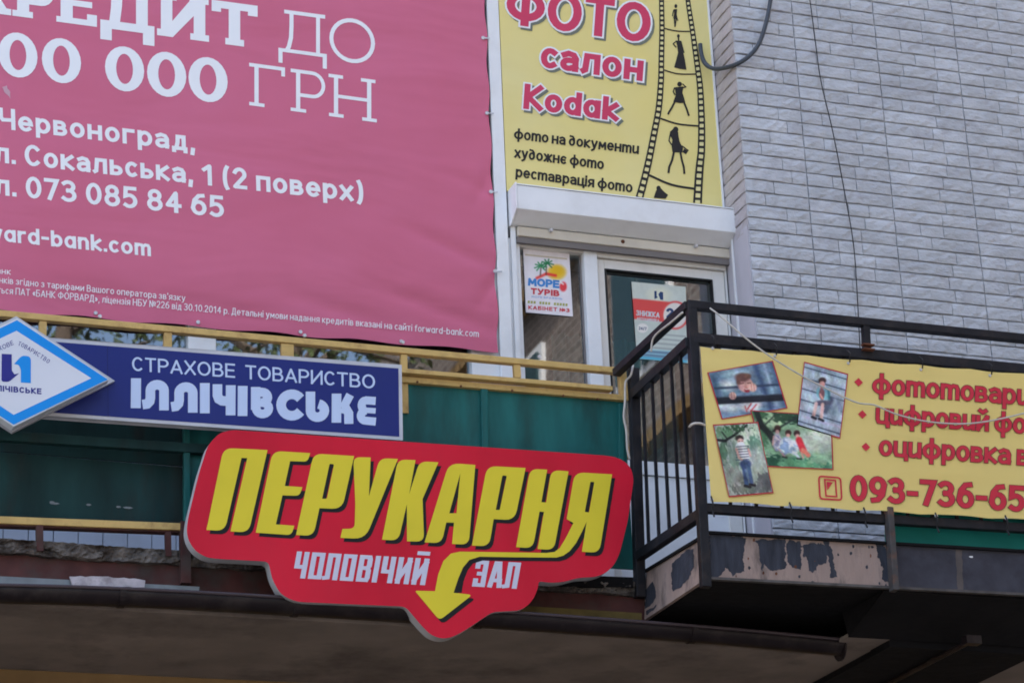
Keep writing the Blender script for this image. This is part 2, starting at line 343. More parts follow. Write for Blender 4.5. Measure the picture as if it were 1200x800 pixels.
BLOCK = {
 'Ч': (.27, [[(0,1),(0,.42),(.7,.42)], [(1,1),(1,0)]]), 'О': (.29, [[(0,0),(0,1),(1,1),(1,0),(0,0)]]), 'Л': (.29, [[(-.25,0),(.06,.02),(.06,1),(1,1),(1,0)]]),
 'В': (.29, [[(0,0),(0,1),(.9,1),(1,.9),(1,.62),(.85,.52),(0,.52)], [(.85,.52),(1,.42),(1,.1),(.9,0),(0,0)]]), 'І': (.0, [[(0,1),(0,0)]]),
 'И': (.31, [[(0,1),(0,0)], [(0,.12),(1,.88)], [(1,1),(1,0)]]), 'Й': (.31, [[(0,1),(0,0)], [(0,.12),(1,.88)], [(1,1),(1,0)], [(.1,1.30),(.95,1.30)]]),
 'З': (.28, [[(0,.8),(0,1),(1,1),(1,.5),(.35,.5)], [(1,.5),(1,0),(0,0),(0,.2)]]), 'А': (.33, [[(0,0),(.34,1),(.66,1),(1,0)], [(.15,.24),(.95,.24)]]),
}
def layout(s, wt, table=None, gap=.16, space=.32):
    x = 0; out = []
    for ch in s:
        if ch == ' ': x += space; continue
        if table and ch in table: W, st = table[ch]; H = 1
        elif ch in LOW: W, st = LOW[ch]; H = XH
        elif ch in CAPS: W, st = CAPS[ch]; H = 1
        else: W, st = DIG[ch]; H = 1
        out.append((x, W, H, st)); x += W + wt + gap
    return out, x - gap
def text_polys(s, p0, p1, upv, wt, grow=0, table=None, gap=.16, space=.32, shift=(0,0), ml0=0, xw=None, hc=.86):
    """lay text s on baseline p0->p1 (picture points); upv = cap height vector; wt = stroke / cap height; grow widens strokes"""
    items, L = layout(s, wt, table, gap, space)
    p0 = Vector(p0)+Vector(shift); p1 = Vector(p1)+Vector(shift); upv = Vector(upv); h = upv.length
    ex = (p1-p0).normalized()*h; kx = ((p1-p0).length/h-wt*1.0)/(L-wt); polys = []
    for (x, W, H, st) in items:
        for j, q in enumerate(st):
            wy = wt*hc; P = [((x + W*a)*kx + wt*.5, (wy/2 + b*(H-wy))/hc) for a, b in q]
            V, F = expand(P, wt+grow, wt/2+grow/2 if (Vector(P[0])-Vector(P[-1])).length > 1e-4 else 0)
            V = [tuple(p0 + ex*a + upv*(b*hc)) for a, b in V]
            polys.append((('q', V, F), ml0 + j))
    return polys
def strokes_polys(sts, wd, ext=0): return [(('q', *expand(p, w_ if (w_ := (q if isinstance(q, (int, float)) else wd)) else wd, ext)), i % 4) for i, (p, q) in enumerate([(s if isinstance(s, tuple) else (s, wd)) for s in sts])]
def ell(cx, cy, rx, ry, sh=0, k=24): return [(cx+rx*math.cos(2*math.pi*i/k), cy+ry*math.sin(2*math.pi*i/k)+sh*rx*math.cos(2*math.pi*i/k)) for i in range(k)]
def jag(poly, step=2.2, amp=.9, seed=0):
    r = random.Random(seed); out = []; n = len(poly)
    for i in range(n):
        a = Vector(poly[i]); b = Vector(poly[(i+1)%n]); k = max(1, int((b-a).length/step))
        for j in range(k): p = a.lerp(b, j/k); out.append((p.x+r.uniform(-amp,amp), p.y+r.uniform(-amp,amp)))
    return out
def photo_print(name, quad, Y, parent, base, blobs, m, n=84, noise=.25, seed=1):
    """a printed photograph: soft shapes painted into the colour attribute of a fine grid"""
    a, b, c, d = [np.array(q, float) for q in quad]       # TL TR BR BL
    asp = np.linalg.norm(d-a)/np.linalg.norm(b-a); nx = n; ny = max(8, int(n*asp))
    u = np.linspace(0, 1, nx+1)[None,:,None]; v = np.linspace(0, 1, ny+1)[:,None,None]
    P = (a*(1-u)+b*u)*(1-v) + (d*(1-u)+c*u)*v; X = P[...,0]; Yp = P[...,1]
    r = np.random.RandomState(seed); C = np.zeros((ny+1, nx+1, 3)) + np.array(base, float)
    def smooth_noise(k):
        g = r.rand(k+2, k+2); gy = np.linspace(0, k, ny+1); gx = np.linspace(0, k, nx+1); iy = gy.astype(int); ix = gx.astype(int); fy = (gy-iy)[:,None]; fx = (gx-ix)[None,:]
        return g[iy][:,ix]*(1-fy)*(1-fx)+g[iy][:,ix+1]*(1-fy)*fx+g[iy+1][:,ix]*fy*(1-fx)+g[iy+1][:,ix+1]*fy*fx
    nz = smooth_noise(6)*.5+smooth_noise(17)*.35+smooth_noise(40)*.3-.55
    C *= (1+noise*2*nz)[...,None]
    for bl in blobs:
        k, par, col = bl[0], bl[1], np.array(bl[2], float); soft = bl[3] if len(bl) > 3 else .8
        if k == 'e': cx, cy, rx, ry = par; dist = (np.sqrt(((X-cx)/rx)**2+((Yp-cy)/ry)**2)-1)*min(rx, ry)
        elif k == 'l':
            x0,y0,x1,y1,wd = par; dx, dy = x1-x0, y1-y0; t = np.clip(((X-x0)*dx+(Yp-y0)*dy)/(dx*dx+dy*dy), 0, 1); dist = np.hypot(X-x0-t*dx, Yp-y0-t*dy)-wd/2
        elif k == 's':                                   # speckle inside an ellipse
            cx, cy, rx, ry = par; dist = (np.sqrt(((X-cx)/rx)**2+((Yp-cy)/ry)**2)-1)*min(rx, ry) + (smooth_noise(30)-.4)*9
        mk = np.clip(.5-dist/(soft*1.1+.3), 0, 1)[...,None]*.96; C = C*(1-mk)+col*mk
    if noise > .1:
        C *= (1+.16*(smooth_noise(30)-.5)+.10*(smooth_noise(60)-.5)+.35*(smooth_noise(9)-.5))[...,None]
        for q in range(3): C[...,q] *= 1+.08*(smooth_noise(14)-.5)
    C = np.clip(C, 0, 255)/255; L = np.where(C <= .04045, C/12.92, ((C+.055)/1.055)**2.4)/np.array([.72,.80,.92]); L = np.clip(L, 0, .85)
    # points on the sheet: exact at the corners, bilinear between
    W = [np.array(PY(q[0], q[1], Y)) for q in quad]; V = (W[0]*(1-u)+W[1]*u)*(1-v) + (W[3]*(1-u)+W[2]*u)*v; V = V.reshape(-1, 3); cen = V.mean(0)
    idx = np.arange((nx+1)*(ny+1)).reshape(ny+1, nx+1); F = np.stack([idx[:-1,:-1], idx[1:,:-1], idx[1:,1:], idx[:-1,1:]], -1).reshape(-1, 4)
    me = bpy.data.meshes.new(name); me.from_pydata((V-cen).tolist(), [], F.tolist()); me.materials.append(m)
    at = me.color_attributes.new('Col', 'FLOAT_COLOR', 'POINT'); at.data.foreach_set('color', np.concatenate([L.reshape(-1,3), np.ones(((nx+1)*(ny+1),1))], 1).ravel().astype(np.float32))
    return put(name, me, parent, cen)

# ================================================================== THE PLACE
G = -.9; FR = -1.65                                       # planes: old balcony front, black balcony front
# ---------------- ground
o = MB().add([(-120,-160,0),(120,-160,0),(120,60,0),(-120,60,0)], [(0,1,2,3)]).obj('pavement', mat('asphalt_paving', (.16,.155,.15), .9, .2, 2, bump=.003)); o['kind'] = 'structure'

# ---------------- shop building
B = thing('shop_building', 'old two storey shop building with dark soffit, ochre ground floor and white upper facade', 'building', (3,.1,0))
zs = PZ; SOZ = PY(150,717,-1.0).z
MB().box((-9,.10,SOZ-4.9), (11,.5,SOZ-.001)).obj('ground_floor_wall', OCHW, B)
MB().box((-9,-1.02,SOZ), (9.0,.099,SOZ+.06)).obj('soffit', SOFF, B)
Wl = mat('white_rendered_wall', (.62,.64,.67), .8, .1, 3)
MB().box((-9,.12,7.2), (11,.5,13.5)).obj('upper_wall', Wl, B)  # carried up tall beyond the view so the building shades the balconies
MB().box((5.64,.12,SOZ+.06), (11,.5,7.199)).obj('upper_wall', Wl, B)
MB().box((-9,.12,SOZ+.06), (4.30,.5,5.75)).obj('parapet_wall', Wl, B)
MB().box((-9,.5,13.501), (11,9,13.7)).obj('roof', DARKSL, B)
MB().box((-9,8.8,0), (11,9,13.5)).obj('back_wall', Wl, B)
MB().box((-9,.501,0), (-8.8,8.8,13.5)).obj('side_wall', Wl, B); MB().box((10.8,.501,0), (11,8.8,13.5)).obj('side_wall', Wl, B)
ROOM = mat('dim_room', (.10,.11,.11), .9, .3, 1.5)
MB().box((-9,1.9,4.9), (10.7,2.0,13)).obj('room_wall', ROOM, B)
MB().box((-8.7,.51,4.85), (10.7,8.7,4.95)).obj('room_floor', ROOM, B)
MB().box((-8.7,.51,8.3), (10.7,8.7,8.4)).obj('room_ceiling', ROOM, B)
TILE = mat('pale_blue_tile', (.64,.72,.84), .3, .1, 4, dirt=(.4,.42,.45), dirt_amt=.3)
tm = MB().box((0,0,0), (.117,.012,.30)).v, MB().box((0,0,0), (.117,.012,.30)).f
tme = mesh('wall_tile', tm[0], tm[1], TILE)
for r_ in range(3):
    for i in range(20):
        if r_ == 1 or (r_ != 1 and i % 1 == 0): put('wall_tile', tme, B, (.75+i*.122, .105, 4.83+r_*.305))

# ---------------- glass
def glass_mat(name, tint=(.84,.88,.88), ior=2.1):
    m = bpy.data.materials.new(name); m.use_nodes = True; n = m.node_tree.nodes; l = m.node_tree.links
    n.remove(n['Principled BSDF']); out = n['Material Output']
    g = n.new('ShaderNodeBsdfGlossy'); g.inputs['Roughness'].default_value = .015; g.inputs['Color'].default_value = (.9,.95,1,1)
    t = n.new('ShaderNodeBsdfTransparent'); t.inputs['Color'].default_value = (*tint, 1)
    fr = n.new('ShaderNodeFresnel'); fr.inputs['IOR'].default_value = ior; mx = n.new('ShaderNodeMixShader')
    geo = n.new('ShaderNodeNewGeometry'); ns = n.new('ShaderNodeTexNoise'); ns.inputs['Scale'].default_value = 1.6; ns.inputs['Detail'].default_value = 1; l.new(geo.outputs['Position'], ns.inputs[0])
    bp = n.new('ShaderNodeBump'); bp.inputs['Strength'].default_value = .10; bp.inputs['Distance'].default_value = .008; l.new(ns.outputs[0], bp.inputs['Height']); l.new(bp.outputs[0], g.inputs['Normal'])
    bf = n.new('ShaderNodeMath'); bf.operation = 'SUBTRACT'; bf.inputs[0].default_value = 1; l.new(geo.outputs['Backfacing'], bf.inputs[1]); ml = n.new('ShaderNodeMath'); ml.operation = 'MULTIPLY'; l.new(fr.outputs[0], ml.inputs[0]); l.new(bf.outputs[0], ml.inputs[1]); l.new(ml.outputs[0], mx.inputs[0]); l.new(t.outputs[0], mx.inputs[1]); l.new(g.outputs[0], mx.inputs[2]); l.new(mx.outputs[0], out.inputs[0]); return m
GLASS = glass_mat('window_glass', ior=2.35)
GLASS2 = glass_mat('strip_window_glass', ior=2.6)
def pane(x0, x1, z0, z1, parent, m=GLASS, y=.045):
    return MB().box((x0,y,z0), (x1,y+.006,z1)).obj('pane', m, parent)
# strip window behind the bank banner
zb = 5.76; zt = 7.15
SW = thing('strip_window', 'long white framed window strip showing below the pink bank banner', 'window', (1.5,.05,zb))
xm = [PY(237,400,0).x - 1.55*k for k in (2,1,0)] + [PY(570,425,0).x]
xs = [xm[0]-1.5] + xm
for i, x in enumerate(xm):
    wd = .145 if i < 3 else .30
    x1 = x + (0.0 if i == 3 else 0)
    MB().box((x-wd/2 if i < 3 else PY(553,425,0).x, .0, zb), (x+wd/2 if i < 3 else 4.36, .07, zt)).obj('mullion', WHITE, SW, bevel=.004)
for a, b in zip(xs[:-1], xs[1:]): pane(a+.06, b-.06, zb+.06, zt-.06, SW, GLASS2)
MB().box((xs[0],.005,zb-.001), (4.2,.068,zb+.06)).obj('sill_frame', WHITE, SW); MB().box((xs[0],.005,zt-.06), (4.2,.068,zt)).obj('head_frame', WHITE, SW)

# ---------------- brick wall on the right
BX = PY(875,240,-.30).x; BXL = 5.655
BW = thing('brick_wall', 'pale grey split face brick wall filling the upper right', 'wall', (7.5,-.3,4.8))
MB().box((BX+.006,-.294,4.83), (10.2,.119,13.5)).obj('mortar_backing', MORT, BW)
zr = [PY(853,6,-.3).z, PY(867,223.7,-.3).z]; pitch = (zr[0]-zr[1])/((223.7-6)/14.55); pitch = (zr[0]-zr[1])/15.0
ztop = zr[0] + pitch*round((9.3-zr[0])/pitch)
def brick_mesh(L, seed, m, xwall=False):
    r = random.Random(seed); nx = max(3, int(L/.035)); g = .0019; h = pitch-.0036; V = []; F = []
    prof = [(.0, -.0065), (.003, -.0005), (h*.38, .0016), (h*.74, .0002), (h-.005, -.0030), (h-.0005, -.0062)]     # pillow face: sharp under-edge, soft top
    for j, (zz, pr) in enumerate(prof):
        for i in range(nx+1):
            x = g + (L-2*g)*i/nx; e = .0040 if i in (0, nx) else 0
            V.append((x, -(.009+pr) + e*.7 - (r.uniform(-.0030,.0030) if 0 < j < 5 else 0), zz + (r.uniform(-.0012,.0012) if j else 0)))
    k = nx+1
    for j in range(5):
        for i in range(nx): F.append((j*k+i, j*k+i+1, (j+1)*k+i+1, (j+1)*k+i))
    b = len(V)
    for zz in (0, h-.0005):
        for x in (g, L-g): V.append((x, .0065, zz))
    F += [(0, b, b+1, nx)[::1], (5*k, 5*k+nx, b+3, b+2)]
    F.append(tuple([j*k for j in range(6)])+(b+2, b)); F.append(tuple([j*k+nx for j in range(5,-1,-1)])+(b+1, b+3))
    return mesh('brick', V, F, m)
bm_cache = {}
def get_brick(L, var, m):
    key = (round(L,3), var, m.name)
    if key not in bm_cache: bm_cache[key] = brick_mesh(L, hash(key[:2]) % 9999, m)
    return bm_cache[key]
seam = [PY(*p, -.3).x for p in ((940,150),(1037,150),(1131,150))]
pw = (seam[2]-seam[0])/2; edges_ = [BX] + [seam[0]+pw*k for k in range(0, 9)]
PATS = [(.42,.58),(.30,.42,.28),(.58,.42),(.24,.46,.30),(.46,.24,.30),(.30,.28,.42),(.64,.36)]
cnt = 0; extra = MB(); rr = random.Random(3)
rows = []
z = ztop
while z > 4.9: rows.append(z); z -= pitch
zlow_vis = PY(1000,430,-.3).z
for ri, z in enumerate(rows):
    for pi in range(len(edges_)-1):
        a, b = edges_[pi], edges_[pi+1]; pat = PATS[(ri*3+pi*5+rr.randint(0,1)) % 7] if pi else (((.45,.55),(.30,.70),(.62,.38),(.75,.25))[ri%4])
        x = a; jog = 0
        for fr_ in pat:
            L = (b-a)*fr_; vis = (x < 7.45) and zlow_vis-.05 < z < 9.05
            lowvis = x < 6.45 and PY(900,640,-.3).z-.1 < z < PY(900,600,-.3).z+.1
            L = round(L/.01)*.01 if False else L
            me = get_brick(L - (.0030 if fr_ is pat[-1] else 0), rr.randint(0,2), BRICKM)
            off = .002 if ri % 7 == 0 else 0
            if (vis or lowvis) and cnt < 272:
                bo = put('brick', me, BW, (x, -.30, z+.0035+rr.uniform(-.0008,.0008))); bo.rotation_euler = (rr.uniform(-.006,.006), 0, rr.uniform(-.004,.004)); cnt += 1
            elif z < 9.6 and x < 9.5:
                extra.add([v.co+Vector((x,-.30,z+.0035)) for v in me.vertices], [tuple(p.vertices) for p in me.polygons])
            x += L
# reveal: brick ends turning the corner above the shutter box, smooth render below it
zsh = PY(872,262,-.3).z
for ri, z in enumerate(rows):
    if z > zsh-.05 and z < 9.4:
        me = get_brick(.30-.006, 3, BRICKN)
        bo = put('brick', me, BW, (BX-.006+.012, .0-.004, z+.0035)); bo.rotation_euler = (0,0,math.radians(-90)); cnt += 1
eo = extra.obj('brick', BRICKM, BW); eo['kind'] = 'stuff'
MB().box((BX-.004,-.292,4.85), (BX+.004,.0,zsh)).obj('render_reveal', CEMENT, BW)
MB().box((BX-.012,-.10,4.85), (BX-.0045,-.085,zsh)).obj('reveal_bead', WHITE, BW)

# ---------------- balcony door and side window
DX0, DX1 = PY(710,315,0).x, PY(836,326,0).x; DZT = PY(773,320,0).z; DZB = PY(786,541,0).z
WX0, WX1 = PY(609,290,0).x, PY(684,300,0).x; WZT = PY(645,292,0).z
FL = 4.9; HZ = PY(730,293,0).z; JX1 = PY(866,330,0).x; JX0 = PY(590,330,0).x
print('door', DX0, DX1, DZT, DZB, 'win', WX0, WX1, WZT, 'JX1', JX1, 'BX', BX, 'soffit', SOZ, 'pitch', pitch)
WN = thing('side_window', 'narrow dark window with travel poster, left of the balcony door', 'window', (WX0,0,5.75))
MB().box((4.362,-.004,FL), (WX0,.07,HZ)).obj('jamb', WHITE, WN, bevel=.004)
MB().box((4.375,-.02,FL), (4.405,-.005,8.2)).obj('jamb_trim', WHITE, WN, bevel=.003)
MB().box((WX1,-.003,FL), (WX1+(DX0-WX1)*.62,.07,HZ)).obj('mullion', WHITE, WN, bevel=.004)
MB().box((WX0,.001,WZT), (WX1,.07,HZ)).obj('head_frame', CREAM, WN); MB().box((WX0,.001,FL+.7), (WX1,.07,FL+.86)).obj('sill_frame', WHITE, WN)
pane(WX0-.01, WX1+.01, FL+.85, WZT+.01, WN)
MB().box((WX0,.0395,FL+.86), (WX0+.012,.0445,WZT)).obj('glazing_bead', GREYPL, WN); MB().box((WX1-.012,.0395,FL+.86), (WX1,.0445,WZT)).obj('glazing_bead', GREYPL, WN)
MB().box((WX0,.02,FL), (WX1,.06,FL+.70)).obj('panel', WHITE, WN)
DR = thing('balcony_door', 'white half glazed balcony door with discount poster behind the black railing', 'door', (DX0,0,FL))
dl = WX1+(DX0-WX1)*.62+.002
MB().box((dl,.018,FL), (DX0,.068,DZT+.055)).obj('stile', CREAM, DR, bevel=.004)
MB().box((DX1,.018,FL), (DX1+.075,.068,DZT+.055)).obj('stile', CREAM, DR, bevel=.004)
MB().box((DX0,.019,DZT), (DX1,.067,DZT+.055)).obj('top_rail', CREAM, DR)
MB().box((DX0,.019,DZB-.075), (DX1,.067,DZB)).obj('middle_rail', WHITE, DR)
MB().box((DX0,.03,FL), (DX1,.06,DZB-.078)).obj('lower_panel', WHITE, DR)
MB().box((DX1+.08,-.003,FL), (BX-.013,.07,HZ+.03)).obj('door_frame', WHITE, DR, bevel=.003)
MB().box((dl,.0,DZT+.06), (DX1+.08,.07,HZ+.02)).obj('frame_head', CREAM, DR)
pane(DX0-.01, DX1+.01, DZB-.01, DZT+.01, DR)
GASK = mat('black_gasket', (.02,.02,.02), .6)
for a, b in (((DX0,.012,DZB),(DX0+.008,.044,DZT)), ((DX1-.008,.012,DZB),(DX1,.044,DZT)), ((DX0+.008,.012,DZT-.008),(DX1-.008,.044,DZT))): MB().box(a, b).obj('gasket', GASK, DR)
hb = MB().box((DX1+.02,-.02,5.95), (DX1+.05,.017,6.1)); hb.bar((DX1+.035,-.035,6.06), (DX1-.08,-.04,6.06), .018, .018); hb.obj('handle', WHITE, DR, bevel=.003)
CURT = mat('teal_curtain', (.05,.11,.11), .9, .3, 3, stretch=(6,1,.3))
cv = []; cf = []
for i in range(41):
    x = DX0-.2 + .75*i/40; y = .36 + .03*math.sin(i*1.3)
    cv += [(x,y,4.96), (x,y,6.75)]
    if i: cf.append((2*i-2, 2*i, 2*i+1, 2*i-1))
tag(obj('curtain', cv, cf, CURT, None, True), 'dark teal curtain hanging inside the glazed balcony door', 'curtain')

# ---------------- roller shutter box
SB = thing('shutter_box', 'white roller shutter box above the balcony door', 'shutter box', (5,-.07,7.3))
SX0, SX1 = PY(606,226,-.14).x, PY(877,260,-.14).x
sz1 = PY(606,214,-.14).z; sz0 = PY(606,241,-.14).z; szb = PY(600,267,-.0).z; sz1r = PY(877,246,-.14).z; sz0r = PY(877,277,-.14).z
print('shutter', SX0, SX1, sz1, sz1r, sz0, sz0r, szb, PY(592,240,0).x)
SX1 = max(SX1, SX0+1.0)
zt_, zf_, zk_ = (sz1+sz1r)/2, (sz0+sz0r)/2, szb
prof = [(-.14,zt_),(-.14,zf_),(-.045,zk_),(-.005,zk_),(-.005,zt_)]
v = []; n_ = len(prof)
for x in (SX0, SX1):
    for y, z_ in prof: v.append((x, y, z_))
f = [(i, (i+1)%n_, (i+1)%n_+n_, i+n_) for i in range(n_)] + [tuple(range(n_))[::-1], tuple(range(n_, 2*n_))]
obj('housing', v, f, WHITE, SB, bevel=.004)
for x, dx in ((SX0-.010, .0095), (SX1+.0005, .0095)):
    v = []
    for xx in (x, x+dx):
        for y, z_ in [(-.145,zt_+.004),(-.145,zf_-.002),(-.047,zk_-.005),(-.006,zk_-.005),(-.006,zt_+.004)]: v.append((xx, y, z_))
    obj('end_cap', v, f, WHITE, SB, bevel=.003)
MB().box((SX0,-.1425,zt_-.012), (SX1,-.1405,zt_-.009)).obj('lid_seam', GREYPL, SB)
BEIGE = mat('beige_bottom_slat', (.66,.60,.50), .5, .1, 6, dirt=(.4,.33,.25), dirt_amt=.3)
MB().box((SX0+.03,-.045,zk_-.062), (SX1-.07,-.02,zk_-.006)).obj('bottom_slat', BEIGE, SB, bevel=.006)
MB().box((SX0+.03,-.035,zk_-.098), (SX1-.075,-.015,zk_-.063)).obj('seal_strip', GREYPL, SB)
for px in (645, 815):
    p = PY(px, 272+(px-645)*.115, -.055); p.z = zk_-.02; bolt(SB, p, STEELW, .011, 'stop_peg', (0,-1,0), .02)
p = PY(730, 286, -.045); bolt(SB, (p.x,-.0455,zk_-.032), RUST, .012, 'lock', (0,-1,0), .006)

# ---------------- bank banner (pink)
PINK = banner_mat('pink_vinyl', (.63,.165,.27), .006, .42, (.58,.13,.21))
BKY = -.035
BK = thing('bank_banner', 'huge pink vinyl bank credit banner with white lettering', 'banner', (2.5,BKY,6.4))
TR_ = PY(568,0,BKY); BR_ = PY(585,412,BKY); BLp = PY(0,363,BKY)
bxr = (TR_.x+BR_.x)/2; zlr = BR_.z; zll = BLp.z; zl_far = zll + (zll-zlr)/(bxr-BLp.x)*(BLp.x+1.2)
print('banner', TR_, BR_, BLp)
CRE = [((470,262),(592,318),.028,.020),((430,330),(600,395),.03,.016),((340,345),(470,385),.03,.014),((200,352),(330,372),.03,.012),((60,330),(180,352),.03,.010),((520,200),(584,228),.022,.010),((10,100),(-20,60),.02,.01),((555,240),(590,180),.02,.008),((560,360),(600,300),.02,.010)]
CRE = [(PY(*a, BKY), PY(*b, BKY), w_, h_) for a, b, w_, h_ in CRE]
def crease(x, z_):
    t_ = 0
    for a, b, w_, h_ in CRE:
        dx, dz = b.x-a.x, b.z-a.z; L2 = dx*dx+dz*dz; t = max(0, min(1, ((x-a.x)*dx+(z_-a.z)*dz)/L2)); d2 = (x-a.x-t*dx)**2+(z_-a.z-t*dz)**2
        t_ += h_*math.exp(-d2/(2*w_*w_))*math.sin(math.pi*(.12+.76*t))
    return min(t_, .026)
nx_, nz_ = 230, 120; V = []; F = []
for j in range(nz_+1):
    for i in range(nx_+1):
        x = -1.2 + (bxr+1.2)*i/nx_; zl = zl_far + (zlr-zl_far)*i/nx_; z_ = zl + (9.9-zl)*j/nz_
        edge = max(0, 1-(bxr-x)/.12); sc = .006*math.cos((z_-PY(578,45,BKY).z)/.33*2*math.pi)*edge
        lowf = max(0, 1-(z_-zl)/.18)
        y = .004*math.sin(x*9+z_*3)*lowf
        V.append((x+sc, BKY+min(.028, abs(y)+crease(x, z_)), z_ + .006*math.sin(x*13)*max(0, 1-j/2.)))
for j in range(nz_):
    for i in range(nx_): a = j*(nx_+1)+i; F.append((a, a+1, a+nx_+2, a+nx_+1))
obj('vinyl_sheet', V, F, PINK, BK, True)
S = Sheet(BKY, BK, .0018)
S.emit('smudge', [([jag([(3,102),(8,101),(11,106),(12,116),(9,112),(5,109)],2,.8,3)],0)], mat('pale_scuff', (.60,.36,.42), .6), 0)
b1 = lambda u: 55+(u-285.7)*.134
b2 = lambda u: 143.7+(u-441)*.136
def uv(pts, b): return [(x, b(x)-y_) for x, y_ in pts]
def rect(u0, v0, u1, v1): return [(u0,v0),(u1,v0),(u1,v1),(u0,v1)]
def emit_uv(name, shapes, b, m, lay=0):
    S.emit(name, [([uv(s_, b)], i % 5) for i, s_ in enumerate(shapes)], m, lay)
def ribbon(pts, w_, ext=0):
    V, F = expand(pts, w_, ext); return V, F
def emit_mix(name, polys, ribs, b, m, lay=0):
    it = [([uv(s_, b)], i % 5) for i, s_ in enumerate(polys)]
    for i, (p, w_) in enumerate(ribs):
        V, F = expand(p, w_); it.append((('q', uv(V, b), F), (i+3) % 5))
    S.emit(name, it, m, lay)
LET = 'letter'
emit_mix(LET, [[(-17,43),(1.2,16.9),(7.5,7.7),(13.2,7.2),(13.2,0),(-7,0),(-22,22)], rect(-40,0,-26,50), rect(-45,0,-21,7), rect(-45,43,-21,50)], [([(-26,24),(-6,47)], 11)], b1, PRINTW)
emit_mix(LET, [rect(20,0,34.2,50), rect(14.5,0,38.6,7.2), rect(14.5,43,21,50)], [([(30,45.5),(48,45.5)]+[(48+11*math.cos(t), 33+12.5*math.sin(t)) for t in [math.pi/2-math.pi*k/10 for k in range(11)]]+[(30,20.5)], 9.5)], b1, PRINTW)
emit_mix(LET, [rect(71,0,85.3,50), rect(66,0,113.6,6.8), rect(102,5,113.6,13.5), rect(84,21,108,28), rect(66,43,112,50), rect(101,36,112,44)], [], b1, PRINTW)
emit_mix(LET, [rect(117.5,0,181,9.6), rect(117.5,-13.5,131,1), rect(167.5,-13.5,181,1), rect(159.4,9,173.2,50), [(128,9),(140.6,9),(143,28),(143.5,45),(130.5,45),(130,25)], rect(124,43,180,50)], [], b1, PRINTW)
emit_mix(LET, [rect(188.5,0,202,50), rect(184,0,200,8), rect(184,43,207,50), [(190,0),(202.5,0),(240,43),(240,50),(224.5,48),(202.5,19.5)], rect(227,0,240.6,50), rect(223,0,245,7.5), rect(222,43,244.5,50)], [], b1, PRINTW)
emit_mix(LET, [rect(248,41.5,301.9,50), rect(248,37,259,42), rect(290.5,37,301.9,42), rect(268,0,281.5,42), rect(264,0,286,7.6)], [], b1, PRINTW)
emit_mix(LET, [], [([(333,47.6),(381,47.6)],4.4), ([(341.6,46),(341.6,32),(341,18),(338.5,7),(336,2.5)],4.8), ([(372.7,47),(372.7,2)],4.6), ([(326.2,2.2),(383,2.2)],4.2), ([(328.7,3),(328.7,-13)],4.8), ([(380.6,3),(380.6,-13)],4.8)], b1, PRINTW)
emit_mix(LET, [], [([(412.7+24.4*math.cos(2*math.pi*k/28), 24+23.8*math.sin(2*math.pi*k/28)) for k in range(29)], 4.7)], b1, PRINTW)
emit_mix(LET, [], [([(292,47.6),(334,47.6)],4.2), ([(331.8,47),(331.8,39)],4.4), ([(300.6,47),(300.6,1)],5), ([(292,2),(310,2)],4)], b2, PRINTW)
emit_mix(LET, [], [([(340.6,47.5),(366,47.5)]+[(366+13*math.cos(t), 33.8+13.7*math.sin(t)) for t in [math.pi/2-math.pi*k/12 for k in range(13)]]+[(350,20.1)],4.2), ([(349.4,47),(349.4,1)],5), ([(340.6,2),(358.8,2)],4)], b2, PRINTW)
emit_mix(LET, [], [([(393.8,47),(393.8,1)],5), ([(432.6,47),(432.6,1)],5), ([(385,47.6),(402,47.6)],4), ([(423,47.6),(440,47.6)],4), ([(385.5,2),(402.7,2)],4), ([(424.4,2),(441.6,2)],4), ([(395,24.6),(431,24.6)],4)], b2, PRINTW)
for cx, cy in ((21,64.8),(72,71.4),(146,81),(195.3,87.4),(243.8,93.6)):
    S.emit('digit', [([ell(cx,cy,23,26.3,.13), ell(cx,cy,9.8,17.6,.13)], 0)], PRINTW, 0)
def line(nm, s, p0, p1, h, wt, lean=.03, m=PRINTW, lay=0, sh=S, **k): return sh.emit(nm, text_polys(s, p0, p1, (lean*h, -h), wt, **k), m, lay)
LN = 'lettering'
line(LN, 'Червоноград,', (-1,150.7), (229,178.3), 24.8, .2, -.03, gap=.13)
line(LN, 'л. Сокальська, 1 (2 поверх)', (-6,190), (426,237.3), 25, .2, -.03, gap=.13)
line(LN, 'л. 073 085 84 65', (-6,228), (263,255.4), 25.5, .2, -.03, gap=.13)
line(LN, 'ward-bank.com', (-15,281), (177,300.4), 20, .2, -.03, gap=.12)
line(LN, 'анк', (-4,320.3), (12.5,321.9), 7.4, .13)
line(LN, "нків згідно з тарифами Вашого оператора зв'язку", (-1,331.4), (217,353), 7.8, .12)
line(LN, 'ється ПАТ «БАНК ФОРВАРД», ліцензія НБУ №226 від 30.10.2014 р. Детальні умови надання кредитів вказані на сайті forward-bank.com', (-8,342.8), (561,395), 8.0, .12)
for px, py in ((566,45),(570.5,133),(575,225),(580,318)):
    p = PY(px, py, BKY-.004); a = MB(); a.tube([p, p+Vector((0,-.006,0))], .011, 10); a.obj('grommet', STEELW, BK)
    p = PY(px+1, py, BKY-.01); MB().bar(p, p+Vector((.035,0,.004)), .007, .007).obj('tie', STEELW, BK)

for px, py in ((112,366.8),(232,377.6),(352,389),(470,400)):
    p = PY(px, py, BKY-.002); a = MB(); a.tube([p, p+Vector((0,-.005,0))], .010, 10); a.obj('grommet', STEELW, BK)
